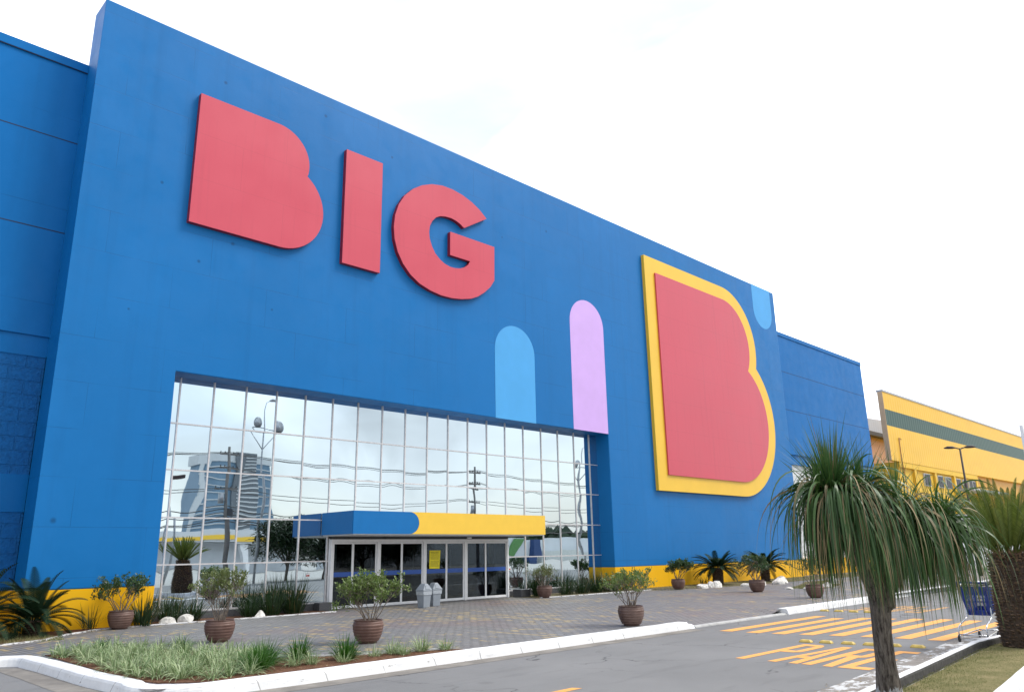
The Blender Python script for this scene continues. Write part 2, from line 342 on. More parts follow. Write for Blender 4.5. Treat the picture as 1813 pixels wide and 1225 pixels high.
# ---------------------------------------------------------------- mesh helpers
class G:
    def __init__(s): s.v = []; s.f = []; s.s = []
    def add(s, vs, fs, smooth=False):
        o = len(s.v); s.v += [tuple(a) for a in vs]; s.f += [tuple(i + o for i in f) for f in fs]; s.s += [smooth] * len(fs); return s
    def box(s, x0, x1, y0, y1, z0, z1):
        v = [(x, y, z) for z in (z0, z1) for y in (y0, y1) for x in (x0, x1)]
        return s.add(v, [(0, 2, 3, 1), (4, 5, 7, 6), (0, 1, 5, 4), (2, 6, 7, 3), (0, 4, 6, 2), (1, 3, 7, 5)])
    def prism_xz(s, pts, y0, y1):        # outline in x,z (any orientation), extruded y0 (front) to y1
        a = sum(pts[i][0] * pts[(i + 1) % len(pts)][1] - pts[(i + 1) % len(pts)][0] * pts[i][1] for i in range(len(pts)))
        if a < 0: pts = pts[::-1]
        n = len(pts); v = [(x, y0, z) for x, z in pts] + [(x, y1, z) for x, z in pts]
        return s.add(v, [tuple(range(n)), tuple(range(2 * n - 1, n - 1, -1))] + [(i, i + n, (i + 1) % n + n, (i + 1) % n) for i in range(n)])
    def prism_xy(s, pts, z0, z1):
        a = sum(pts[i][0] * pts[(i + 1) % len(pts)][1] - pts[(i + 1) % len(pts)][0] * pts[i][1] for i in range(len(pts)))
        if a < 0: pts = pts[::-1]
        n = len(pts); v = [(x, y, z1) for x, y in pts] + [(x, y, z0) for x, y in pts]
        return s.add(v, [tuple(range(n)), tuple(range(2 * n - 1, n - 1, -1))] + [(i + n, (i + 1) % n + n, (i + 1) % n, i) for i in range(n)])
    def tube(s, pts, rad, seg=6, cap=True):
        pts = [Vector(p) for p in pts]; n = len(pts)
        if isinstance(rad, (int, float)): rad = [rad] * n
        vs = []; prev = None
        for i, p in enumerate(pts):
            d = (pts[min(i + 1, n - 1)] - pts[max(i - 1, 0)]);
            d = d.normalized() if d.length > 1e-9 else Vector((0, 0, 1))
            if prev is None: u = d.cross(Vector((0, 0, 1)) if abs(d.z) < .9 else Vector((1, 0, 0))).normalized()
            else:
                u = prev - d * prev.dot(d); u = u.normalized() if u.length > 1e-6 else d.orthogonal().normalized()
            prev = u; w_ = d.cross(u)
            for k in range(seg):
                a = 2 * pi * k / seg; vs.append(p + (u * cos(a) + w_ * sin(a)) * rad[i])
        fs = [(i * seg + k, i * seg + (k + 1) % seg, (i + 1) * seg + (k + 1) % seg, (i + 1) * seg + k) for i in range(n - 1) for k in range(seg)]
        if cap: fs += [tuple(range(seg - 1, -1, -1)), tuple((n - 1) * seg + k for k in range(seg))]
        return s.add(vs, fs, True)
    def lathe(s, prof, seg=28, c=(0, 0, 0)):
        n = len(prof); vs = [(c[0] + r * cos(2 * pi * k / seg), c[1] + r * sin(2 * pi * k / seg), c[2] + z) for r, z in prof for k in range(seg)]
        fs = [(i * seg + k, i * seg + (k + 1) % seg, (i + 1) * seg + (k + 1) % seg, (i + 1) * seg + k) for i in range(n - 1) for k in range(seg)]
        return s.add(vs, fs, True)
    def blade(s, p, az, el, length, width, droop, segs=6, roll=0., fold=.25, taper=.75, bx=0., by=0.):
        """one grass-like leaf: starts at p heading (az, el), bends down by droop"""
        d = Vector((cos(el) * cos(az), cos(el) * sin(az), sin(el))); p = Vector(p); st = length / segs; vs = []
        side = Vector((-sin(az), cos(az), 0))
        side = (side + Vector((0, 0, roll))).normalized()
        for i in range(segs + 1):
            t = i / segs; wd = width * .5 * (min(1, .55 + 2.2 * t)) * (1 - max(0, (t - (1 - taper)) / taper) ** 1.6) + width * .02
            vs += [p - side * wd, p + side * wd]
            d = (d + Vector((bx * t, by * t, -droop * (.35 + t) * st))).normalized(); p = p + d * st
        return s.add(vs, [(2 * i, 2 * i + 1, 2 * i + 3, 2 * i + 2) for i in range(segs)], True)
    def mesh(s, name):
        m = bpy.data.meshes.new(name); m.from_pydata(s.v, [], s.f); m.validate(clean_customdata=False)
        if any(s.s) and len(m.polygons) == len(s.s): m.polygons.foreach_set('use_smooth', s.s)
        m.update(); return m
def obj(name, g, mat, parent=None, bevel=0, loc=None):
    me = g.mesh(name) if isinstance(g, G) else g
    o = bpy.data.objects.new(name, me); COL.objects.link(o)
    if mat is not None and not me.materials: me.materials.append(M[mat] if isinstance(mat, str) else mat)
    if parent is not None: o.parent = parent
    if loc: o.location = loc
    if bevel:
        b = o.modifiers.new('bevel', 'BEVEL'); b.width = bevel; b.segments = 2; b.limit_method = 'ANGLE'
    return o
def tag(o, label, cat, group=None):
    o['label'] = label; o['category'] = cat
    if group: o['group'] = group
    return o
def thing(name, label, cat, loc=(0, 0, 0), rz=0, group=None):
    o = bpy.data.objects.new(name, None); COL.objects.link(o); o.location = loc; o.rotation_euler = (0, 0, rz); o.empty_display_size = .2
    return tag(o, label, cat, group)
def struct(name, g, mat, **k):
    o = obj(name, g, mat, **k); o['kind'] = 'structure'; return o
def stuff(name, g, mat, label=None, cat=None):
    o = obj(name, g, mat); o['kind'] = 'stuff'
    if label: o['label'] = label; o['category'] = cat
    return o
def copy_thing(root, loc, rz=0, sc=1, label=None):
    r = root.copy(); COL.objects.link(r); r.location = loc; r.rotation_euler = (0, 0, rz); r.scale = (sc, sc, sc)
    if label: r['label'] = label
    for ch in [o for o in bpy.data.objects if o.parent == root]:
        c = ch.copy(); COL.objects.link(c); c.parent = r
        for gch in [o for o in bpy.data.objects if o.parent == ch]:
            d = gch.copy(); COL.objects.link(d); d.parent = c
    return r
def at(px, py, dep):      # handy for laying out by distance along a view direction when computing positions
    return None

# ================================================================ GROUND
SZ = -.14      # road level
FY, GY, WY = 22.8, 23.58, 23.8      # front plane of the blue block, glass plane, wing plane
struct('ground', G().box(-900, 1500, -1200, 900, -2, SZ - .012), 'concrete')
struct('road', G().add([(-80, -10.5, SZ), (240, -10.5, SZ), (240, 20, SZ), (-80, 20, SZ)], [(0, 1, 2, 3)]), 'asphalt')
struct('far_forecourt', G().add([(60, 11.8, SZ + .006), (240, 11.8, SZ + .006), (240, 23.7, SZ + .006), (60, 23.7, SZ + .006)], [(0, 1, 2, 3)]), 'concrete')
# paved plaza: grid with a dropped edge for x 17..22
def plaza():
    xs = [4.25, 4.6, 5.5, 7, 9, 11, 13, 15, 16.6, 17.3, 18.5, 20, 21.3, 21.95, 23, 26, 30, 36, 44, 52, 60, 66]
    ys = [11.42, 11.8, 12.4, 13.2, 14.2, 15.5, 17.5, 19.5, 21, 22.4, 23.6]
    g = G(); v = []
    for y in ys:
        for x in xs:
            k = max(0, min(1, (x - 16.6) / .8)) * max(0, min(1, (21.95 - x) / .7)); q = max(0, 1 - (y - 11.42) / 2.0)
            v.append((x, y, -.125 * k * q))
    n = len(xs); g.add(v, [(j * n + i, j * n + i + 1, (j + 1) * n + i + 1, (j + 1) * n + i) for j in range(len(ys) - 1) for i in range(n - 1)])
    g.add([(-40, 17.55, 0), (4.25, 17.55, 0), (4.25, 23.6, 0), (-40, 23.6, 0)], [(0, 1, 2, 3)])
    return g
struct('plaza_paving', plaza(), 'pavers')

def sweep(path, prof, seed=0, jit=.004, step=.35):
    """profile = list of (offset to the left of travel, z); path in xy"""
    rng = random.Random(seed); pts = []
    for a, b in zip(path[:-1], path[1:]):
        a = Vector(a); b = Vector(b); n = max(1, int((b - a).length / step))
        for i in range(n): pts.append(a.lerp(b, i / n))
    pts.append(Vector(path[-1])); g = G(); v = []
    for i, p in enumerate(pts):
        d = (pts[min(i + 1, len(pts) - 1)] - pts[max(0, i - 1)]).normalized(); nrm = Vector((-d.y, d.x)); j = rng.uniform(-jit, jit); jz = rng.uniform(-jit, jit) * .6
        for o, z in prof: v.append((p.x + nrm.x * (o + j), p.y + nrm.y * (o + j), z + (jz if z > SZ + .02 else 0)))
    m = len(prof); fs = [(i * m + k, i * m + k + 1, (i + 1) * m + k + 1, (i + 1) * m + k) for i in range(len(pts) - 1) for k in range(m - 1)]
    g.add(v, fs, False); g.add([], [])
    g.f.append(tuple(range(m - 1, -1, -1))); g.s.append(False); g.f.append(tuple((len(pts) - 1) * m + k for k in range(m))); g.s.append(False)
    return g
# front kerb (travelling +x the plaza is on the left); corner rounded, then back to the wall side
def arc(cx, cy, r, a0, a1, n=7): return [(cx + r * cos(radians(a0 + (a1 - a0) * i / n)), cy + r * sin(radians(a0 + (a1 - a0) * i / n))) for i in range(n + 1)]
KP = [(0, SZ - .02), (.02, SZ), (.05, -.03), (.07, .004), (.10, .018), (.33, .018), (.36, .006), (.365, -.1)]
main_path = [(-30, 17.38), (3.6, 17.34)] + arc(3.66, 17.0, .32, 80, 10, 5) + [(4.02, 16), (4.08, 13.6), (4.18, 12.4)] + arc(5.1, 12.1, .98, 172, 268, 9) + [(6.4, 11.06), (9.95, 11.06)]
def kerb_join(a, b, **k): return a
struct('front_kerb', sweep(main_path, KP, 1), 'kerb')
struct('front_kerb', sweep([(9.965, 11.06), (12.4, 11.06), (16.2, 11.08)] + [(16.75, 11.1)], KP, 2), 'kerb')
struct('kerb_end', sweep([(16.76, 11.1), (17.02, 11.12), (17.12, 11.2)], [(0, SZ - .02), (.02, SZ), (.05, -.08), (.10, -.05), (.33, -.03), (.36, -.04), (.365, -.12)], 3), 'kerb')
struct('dropped_kerb', sweep([(17.12, 11.16), (21.9, 11.2)], [(0, SZ - .02), (.02, SZ), (.03, -.115), (.06, -.10), (.2, -.10), (.23, -.14)], 4), 'kerb_grey')
struct('side_kerb', sweep([(21.92, 11.16), (28, 11.3), (36, 11.6), (60, 12.0)], KP, 5), 'kerb')
# gutters
struct('gutter', sweep([(-30, 17.0), (3.2, 16.95), (3.62, 16.6), (3.66, 13.6), (3.78, 12.2), (4.4, 11.1), (5.1, 10.72), (6.4, 10.68), (16.8, 10.72)], [(0, SZ + .004), (.42, SZ + .004)], 6, .012), 'gutter_plain')
# lawn island at the right
def Lk(x): return 4.37 + .0835 * (x - 10.17)
def Mk(x): return 3.12 + .105 * (x - 10.86)
struct('gutter', G().add([(3, 4.55, SZ + .005), (18.6, 5.66, SZ + .005), (18.6, 4.9, SZ + .005), (3, 3.6, SZ + .005)], [(0, 3, 2, 1)]), 'gutter')
struct('lawn_kerb', sweep([(3, Lk(3)), (16.4, Lk(16.4)), (17.1, 4.87), (19.5, 4.72)], [(0, SZ - .02), (-.005, -.01), (-.02, .004), (-.115, .004), (-.125, -.005)], 7, .003), 'kerb')
struct('lawn_kerb', sweep([(3, Lk(3) - .127), (16.4, Lk(16.4) - .127), (17.1, 4.74), (19.5, 4.59)], [(0, -.006), (-.012, -.03), (-.015, -.16)], 8, .004), 'kerb_dark')
struct('lawn', G().add([(3, Lk(3) - .13, -.125), (17.1, 4.74, -.115), (19.5, 4.60, -.11), (19.5, 4.0, -.10), (3, Mk(3) - .01, -.10)], [(0, 4, 3, 2, 1)]), 'lawn')
struct('walk_kerb', sweep([(3, Mk(3)), (10.86, Mk(10.86)), (13.9, Mk(13.9)), (20, Mk(20))], [(0, -.12), (0, .0), (-.015, .012), (-.15, .012), (-.17, -.01), (-.26, -.30)], 9, .003), 'kerb')
def blades_patch(poly_fn, n, seed, ln=(.02, .05), wd=.004, z=-.12):
    rng = random.Random(seed); g = G()
    for _ in range(n):
        p = poly_fn(rng)
        if p is None: continue
        x, y = p; a = rng.uniform(0, 2 * pi); h = rng.uniform(*ln); le = rng.uniform(.0, .8) * h; b = rng.uniform(0, 2 * pi)
        g.add([(x - cos(a) * wd, y - sin(a) * wd, z), (x + cos(a) * wd, y + sin(a) * wd, z), (x + cos(b) * le, y + sin(b) * le, z + h)], [(0, 1, 2)])
    return g
def lawnpt(r):
    x = 9.2 + (r.random() ** 1.3) * 9; y = Mk(x) + .02 + r.random() * (Lk(x) - .16 - Mk(x)); return (x, y) if (r.random() < .5 + .5 * sin(x * 3.1 + y * 7) ** 2) else None
o = stuff('lawn_grass', blades_patch(lawnpt, 26000, 4, (.012, .034), .0035, -.118), 'lf_lawn', 'short dry lawn grass around the two palms', 'grass')

# planting beds
bed = [(4.46, 17.2), (4.44, 12.6), (4.6, 12.0), (5.1, 11.52), (6.4, 11.45), (9.9, 11.45), (9.75, 11.7), (8.15, 12.32), (7.47, 12.8), (6.94, 13.3), (6.7, 14.6), (6.3, 16.2), (5.6, 17.1)]
struct('planting_bed', G().prism_xy(bed, -.05, .012), 'soil')
struct('bed_edging', sweep([(9.78, 11.72), (8.17, 12.36), (7.5, 12.84), (6.99, 13.33), (6.75, 14.6), (6.35, 16.25)], [(0, .0), (0, .035), (.05, .035), (.05, 0)], 11, .003), 'kerb_worn')
wall_bed = [(-10, 19.6), (3, 19.8), (4.31, 20.0), (5.25, 20.4), (6.01, 21.5), (7.0, 22.28), (8.4, 22.42), (10.8, 22.3), (13.9, 22.35), (13.9, 23.56), (8.42, 23.56), (8.38, 22.8), (5.3, 22.8), (5.2, 23.8), (-10, 23.8)]
struct('wall_bed', G().prism_xy(wall_bed, -.05, .010), 'soil')
struct('bed_edging', sweep([(2.5, 19.7), (4.31, 19.96), (5.25, 20.36), (6.03, 21.46), (7.0, 22.24), (8.4, 22.38), (10.8, 22.26), (13.9, 22.31)], [(0, .0), (0, .03), (.06, .03), (.06, 0)], 12, .004), 'kerb_worn')
right_bed = [(22.6, 21.75), (25, 21.55), (28, 21.5), (29.6, 21.5), (30.8, 21.7), (31.6, 20.6), (34, 20.1), (38, 19.9), (43, 20.1), (48, 19.9), (54, 20.3), (54, 22.78), (28.72, 22.78), (28.68, 23.56), (22.6, 23.56)]
struct('wall_bed', G().prism_xy(right_bed, -.05, .011), 'verge')
struct('bed_edging', sweep([(22.6, 21.71), (25, 21.51), (29.6, 21.46)], [(0, .0), (0, .03), (.06, .03), (.06, 0)], 13, .004), 'kerb_worn')
isl = [(32.6, 15.6), (34.2, 15.5), (37, 16.2), (40, 17.4), (42, 19), (40, 19.3), (37.5, 18.3), (34, 17)]
struct('verge_island', G().prism_xy(isl, -.05, .012), 'verge')
stuff('bed_grass', blades_patch(lambda r: (r.uniform(2.8, 5.6), r.uniform(20.2, 22.7)) if r.random() < .6 else (r.uniform(28.9, 50), r.uniform(20.2, 22.7)), 9000, 5, (.02, .09), .006, .0), 'lf_lawn', 'sparse grass in the beds below the yellow wall base', 'grass')
stuff('island_grass', blades_patch(lambda r: (lambda x: (x, r.uniform(15.7 + (x - 33) * .3, 17 + (x - 34) * .25)))(r.uniform(33, 41)), 3000, 6, (.03, .12), .008, .0), 'lf_lawn', 'scrubby grass on the small stone edged island', 'grass')

# ---- road markings
MZ = SZ + .004
def quad(g, pts, z=MZ): g.add([(x, y, z) for x, y in pts], [tuple(range(len(pts)))])
cs = G()
for (x0, y, x1) in [(16.78, 10.17, 21.9), (16.8, 9.5, 21.5), (16.9, 8.93, 22.0), (17.07, 8.36, 22.1), (17.24, 7.77, 22.4), (17.38, 7.15, 22.6), (17.48, 6.49, 22.6), (17.52, 5.86, 22.4)]:
    quad(cs, [(x0, y + .16), (x0 + .03, y - .15), (x1, y - .10), (x1 - .03, y + .19)])
struct('crosswalk_marking', cs, 'roadpaint')
def word_pare(flip=False):
    """letters lie on the road, 2.6 m long, read by a driver heading +x: letter 'up' is +x, letter 'right' is -y"""
    X0, H = 12.82, 2.62
    A_ = []
    def s(pl): A_.append(pl)      # polygons in (u = up 0..1, v = right in metres)
    t = .17
    # P
    v = 0; s([(0, v), (1, v), (1, v + t), (0, v + t)]); s([(1, v + t), (1, v + .38), (.96, v + .46), (.90, v + .50), (.90, v + t)]); s([(.90, v + .50), (.86, v + .52), (.60, v + .52), (.60, v + .36), (.90, v + .36)])
    s([(.60, v + t), (.60, v + .52), (.54, v + .50), (.50, v + .42), (.50, v + t)])
    # A
    v = .60; s([(0, v), (1, v + .18), (1, v + .27), (.80, v + .265), (0, v + .16)]); s([(1, v + .27), (1, v + .36), (0, v + .54), (0, v + .38), (.80, v + .275)]); s([(.26, v + .185), (.36, v + .20), (.36, v + .335), (.26, v + .355)])
    # R
    v = 1.20; s([(0, v), (1, v), (1, v + t), (0, v + t)]); s([(1, v + t), (1, v + .38), (.96, v + .46), (.90, v + .50), (.90, v + t)]); s([(.90, v + .50), (.86, v + .52), (.60, v + .52), (.60, v + .36), (.90, v + .36)])
    s([(.60, v + t), (.60, v + .52), (.54, v + .50), (.50, v + .42), (.50, v + t)]); s([(.50, v + .22), (.50, v + .40), (0, v + .52), (0, v + .36)])
    # E
    v = 1.80; s([(0, v), (1, v), (1, v + t), (0, v + t)])
    for (a, b) in ((.0, .10), (.46, .55), (.90, 1.0)): s([(a, v + t), (b, v + t), (b, v + (.50 if a != .46 else .42)), (a, v + (.50 if a != .46 else .42))])
    return X0, H, A_
X0, H_, polys = word_pare(); g = G()
for pl in polys:
    p = [(X0 + u * H_ + .0 * v_, 7.62 - v_) for u, v_ in pl]
    a = sum(p[i][0] * p[(i + 1) % len(p)][1] - p[(i + 1) % len(p)][0] * p[i][1] for i in range(len(p)))
    quad(g, p if a > 0 else p[::-1])
struct('road_lettering', g, 'roadpaint')
g = G()
for pl in polys:      # the same word for the opposite lane, beyond the crossing
    p = [(26.9 - u * H_, 8.45 + v_ * .98) for u, v_ in pl]
    a = sum(p[i][0] * p[(i + 1) % len(p)][1] - p[(i + 1) % len(p)][0] * p[i][1] for i in range(len(p)))
    quad(g, p if a > 0 else p[::-1])
struct('road_lettering', g, 'roadpaint_old')
g = G(); quad(g, [(6.6, 7.62), (8.78, 7.66), (8.72, 7.80), (6.6, 7.76)]); quad(g, [(1.4, 7.5), (3.8, 7.55), (3.8, 7.69), (1.4, 7.64)]); struct('centre_line_marking', g, 'roadpaint')
# road studs
def stud_mesh(seed):
    r = random.Random(seed); g = G(); a, b, h = .125, .065, .05
    base = [(-a, -b), (a, -b), (a, b), (-a, b)]; mid = [(x * .98, y * .98) for x, y in base]; top = [(x * .72, y * .62) for x, y in base]
    v = [(x, y, 0) for x, y in base] + [(x, y, h * .35) for x, y in mid] + [(x + r.uniform(-.004, .004), y, h) for x, y in top]
    g.add(v, [(i + 4 * k, (i + 1) % 4 + 4 * k, (i + 1) % 4 + 4 * k + 4, i + 4 * k + 4) for k in (0, 1) for i in range(4)] + [(8, 9, 10, 11)]); return g
for i, (x, y) in enumerate([(15.78, 7.74), (15.86, 7.36), (15.93, 6.95), (15.99, 6.55), (16.08, 6.14), (16.14, 5.73)]):
    w_ = ['first and farthest from the palm trunk', 'second, just above the letter P stroke', 'third, left of the palm trunk', 'fourth, touching the left side of the palm trunk', 'fifth, half hidden right of the palm trunk', 'last, beside the white kerb'][i]
    o = obj('road_stud', stud_mesh(i), 'stud', bevel=.008, loc=(x, y, SZ + .002)); o.rotation_euler = (0, 0, radians(92)); tag(o, 'yellow road stud, ' + w_, 'road stud', 'yellow road studs by the crossing')
for i in range(5):
    o = obj('road_stud', stud_mesh(i + 9), 'stud', bevel=.008, loc=(23.62 + .03 * i, 10.9 - i * .42, SZ + .002)); o.rotation_euler = (0, 0, radians(90))
    tag(o, 'small road stud in the far row beyond the striped crossing', 'road stud', 'road studs beyond the crossing')

# ================================================================ STORE BUILDING
store = thing('store_building', 'big blue store with yellow base, mirrored glass front and two lower side wings', 'building', (0, 0, 0))
# raised blue block: front slab y 22.8..23.8 with the glass opening x 8.4..28.7, z < 7.08
BX0, BX1, BZ = 5.24, 47.2, 18.33; OX0, OX1, OZ = 8.40, 28.70, 7.08
def slab_with_hole(z0):
    g = G(); y0, y1 = FY, WY + .02
    xs = [BX0, OX0, OX1, BX1]; 
    # front face as three quads sharing edges, plus reveals
    v = [(BX0, y0, z0), (OX0, y0, z0), (OX0, y0, OZ), (OX1, y0, OZ), (OX1, y0, z0), (BX1, y0, z0), (BX1, y0, BZ), (BX0, y0, BZ)]
    n = len(v); v += [(x, y1, z) for x, y, z in v]
    fs = [(0, 1, 2, 7), (7, 2, 3, 6), (3, 4, 5, 6)]
    fs += [tuple(n + i for i in f[::-1]) for f in fs]
    fs += [(i + n, (i + 1) % n + n, (i + 1) % n, i) for i in range(n)]
    return g.add(v, fs)
BANDZ = 1.0
obj('facade_wall', slab_with_hole(BANDZ), 'facade', store, bevel=.03)
obj('base_band', G().box(BX0, OX0, FY, WY + .02, -.3, BANDZ), 'yellow_band', store); obj('base_band', G().box(OX1, BX1, FY, WY + .02, -.3, BANDZ), 'yellow_band', store)
# body behind (roofs of the wings, room behind the doors)
LWZ, RWZ = 16.42, 16.22
def wing(x0, x1, top, side):
    e = .03
    obj('wing_wall', G().box(x0, x1, WY, WY + 34, 7.75, top), 'wing', store)
    obj('roof_flashing', G().box(x0, x1, WY - .05, WY + .3, top - .24, top + .04), 'wing', store, bevel=.01)
    if side == 'l':
        obj('wing_lower_wall', G().box(x0, x1, WY + .06, WY + 34, 7.17, 7.75).box(x0, x1, WY + .06, WY + 34, 2.97, 3.95), 'wing', store)
        obj('rough_block_wall', G().box(x0, x1, WY + .085, WY + 34, 3.95, 7.17).box(x0, x1, WY + .085, WY + 34, 1.0, 2.97), 'split', store)
        obj('base_band', G().box(x0, x1, WY + .05, WY + 34, -.3, 1.0), 'yellow_band', store)
    else:
        obj('wing_lower_wall', G().box(x0, 49.2, WY + .1, WY + 34, 1.0, 7.75).box(x1 - 1.2, x1, WY + .1, WY + 34, 1.0, 7.75).box(49.2, x1 - 1.2, WY + .1, WY + 34, 7.1, 7.75), 'wing', store)
        obj('white_shutter', G().box(49.2, x1 - 1.2, WY + .25, WY + 34, 1.0, 7.1), 'white_slat', store)
        obj('base_band', G().box(x0, x1, WY + .05, WY + 34, -.3, 1.0), 'yellow_band', store)
    for z in ((13.77, 10.88) if side == 'l' else (13.43, 10.78)):
        obj('panel_joint', G().box(x0, x1, WY - .004, WY + .02, z - .015, z + .015), 'joint_blue', store)
wing(-45, BX0, LWZ, 'l'); wing(BX1, 63.3, RWZ, 'r')
obj('panel_joint', G().box(-45, BX0, WY - .045, WY - .02, LWZ - .262, LWZ - .245), 'joint_blue', store)
obj('core_wall', G().box(BX0, BX1, 31, WY + 34, -.3, 16.2).box(BX0, BX1, WY + .02, 31, 7.2, 16.2), 'wing', store)
obj('entrance_hall', G().box(BX0, BX1, 30.8, 31.0, -.1, 7.2).box(BX0 + .1, BX1 - .1, WY + .2, 30.8, 3.4, 3.5), 'interior', store)
obj('hall_floor', G().box(BX0 + .1, BX1 - .1, WY - .18, 30.8, -.1, .004), 'interior_floor', store)
obj('hall_side_wall', G().box(10.8, 11.0, WY, 30.8, .004, 3.4).box(26.8, 27.0, WY, 30.8, .004, 3.4), 'interior', store)
obj('interior_column', G().box(21.35, 22.05, 24.0, 24.5, .004, 3.4), 'stripe_blue', store)
obj('interior_panel', G().box(22.05, 22.45, 24.05, 24.15, 1.2, 3.4), 'green_panel', store)
obj('interior_panel', G().box(22.25, 22.9, 23.85, 23.95, .004, 3.3), 'interior_white', store)

obj('interior_panel', G().box(14.48, 14.66, 23.66, 23.72, .004, 2.3), 'interior_white', store)
for k in range(4): obj('checkout_counter', G().box(16.3 + k * 2.1, 17.1 + k * 2.1, 27.2, 29.2, .004, .95).box(16.5 + k * 2.1, 16.56 + k * 2.1, 27.4, 27.46, .951, 1.9), 'soffit', store)
# painted shapes on the facade, a coat of paint thick
def pill(x0, x1, z0, z1, up=True, n=22):
    r = (x1 - x0) / 2; c = (x0 + x1) / 2
    if up: return [(x0, z0), (x1, z0)] + [(c + r * cos(pi * i / n), z1 - r + r * sin(pi * i / n)) for i in range(n + 1)]
    return [(x1, z1), (x0, z1)] + [(c - r * cos(pi * i / n), z0 + r - r * sin(pi * i / n)) for i in range(n + 1)]
def painted(pts, mat, label):
    o = obj('painted_stripe', G().prism_xz(pts, FY - .004, FY + .01), mat, store); o['label'] = label
painted(pill(21.38, 23.77, OZ + .001, 11.22), 'lightblue', 'light blue rounded stripe above the glass')
painted(pill(26.23, 28.70, OZ + .001, 13.47), 'lilac', 'lilac rounded stripe above the glass corner')
painted(pill(44.25, 46.65, 15.50, BZ - .001, False), 'lightblue', 'light blue rounded stripe hanging from the roof edge')

# curtain wall: grid lines measured on the glass plane
VX = [8.87, 9.93, 11.0, 12.07, 13.14, 14.22, 15.27, 16.33, 17.38, 18.44, 19.48, 20.52, 21.57, 22.62, 23.72, 24.84, 25.95, 27.05, 28.15]
HZ = [.24, 1.55, 2.89, 4.28, 5.67]
cells_x = [OX0] + VX + [OX1]; cells_z = HZ + [OZ]
DX0, DX1, DZ1, DY = 14.30, 22.60, 2.26, 23.42
rg = random.Random(7); panes = G(); n_pane = 0
cw = obj('curtain_wall_frame', G().box(OX0, OX1, GY + .02, GY + .06, OZ - .08, OZ), 'mullion', store)
for i in range(len(cells_x) - 1):
    for j in range(len(cells_z) - 1):
        x0, x1, z0, z1 = cells_x[i], cells_x[i + 1], cells_z[j], cells_z[j + 1]
        if z1 < 2.95 and x1 > DX0 + .3 and x0 < DX1 - .3: 
            if z1 > 2.5: z0 = 2.30
            else: continue
        # each pane sits a hair out of true and is slightly bowed
        tx, tz = rg.gauss(0, .0016), rg.gauss(0, .0013); bow = rg.uniform(.0003, .0012) * rg.choice((1, 1, -1)); K = 6; v = []
        for b in range(K + 1):
            for a in range(K + 1):
                u, q = a / K, b / K; yy = GY + (u - .5) * tx * (x1 - x0) + (q - .5) * tz * (z1 - z0) + bow * (1 - (2 * u - 1) ** 2) * (1 - (2 * q - 1) ** 2) * 1.6
                v.append((x0 + u * (x1 - x0), yy, z0 + q * (z1 - z0)))
        pg = G().add(v, [(b * (K + 1) + a, b * (K + 1) + a + 1, (b + 1) * (K + 1) + a + 1, (b + 1) * (K + 1) + a) for b in range(K) for a in range(K)], True)
        if n_pane < 92: obj('glass_pane', pg, 'glass', store); n_pane += 1
        else: panes.add(pg.v, pg.f, True)
if panes.f:
    o = obj('glass_pane', panes, 'glass', store); o['kind'] = 'stuff'
for x in VX:
    segs = [(.2, OZ)] if not (DX0 - .02 < x < DX1 + .02) else [(2.30, OZ)]
    for a, b in segs: obj('mullion', G().box(x - .022, x + .022, GY - .035, GY + .02, a, b), 'mullion', store)
for z in HZ:
    for a, b in ([(OX0, OX1)] if z > 2.5 else [(OX0, DX0 + .02), (DX1 - .02, OX1)]):
        hg = G(); cuts = [a] + [x for x in VX if a < x < b] + [b]
        for p, q in zip(cuts[:-1], cuts[1:]): hg.box(p + (.023 if p in VX else 0), q - (.023 if q in VX else 0), GY - .032, GY + .018, z - .02, z + .02)
        obj('transom', hg, 'mullion', store)
for a, b in ((OX0, DX0 - .02), (DX1 + .02, OX1)): obj('plinth', G().box(a, b, GY - .10, GY + .1, -.05, .218), 'plinth', store, bevel=.01)
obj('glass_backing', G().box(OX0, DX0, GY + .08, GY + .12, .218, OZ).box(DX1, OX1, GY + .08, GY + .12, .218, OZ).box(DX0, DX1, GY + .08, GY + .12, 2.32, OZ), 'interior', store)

# doors
can = obj('door_frame', G(), 'white_metal', store)
dx = [14.30, 15.18, 16.22, 17.25, 18.27, 19.34, 20.28, 21.35, 22.60]
dg = G()
dg.box(DX0, DX1, DY, DY + .10, DZ1 - .09, DZ1)                  # head
dg.box(DX0, DX0 + .075, DY, DY + .10, 0, DZ1 - .09).box(DX1 - .075, DX1, DY, DY + .10, 0, DZ1 - .09)
dg.box(DX0 - .02, DX0 + .05, DY + .101, GY, 0, DZ1 + .02).box(DX1 - .05, DX1 + .02, DY + .101, GY, 0, DZ1 + .02)
for k in (2, 4, 6): dg.box(dx[k] - .05, dx[k] + .05, DY + .001, DY + .099, 0.0, DZ1 - .091)
bpy.data.objects.remove(can); fr = obj('door_frame', dg, 'white_metal', store, bevel=.004)
obj('door_header', G().box(DX0, DX1, DY + .03, GY, DZ1 + .001, 2.375), 'dark_frame', store)
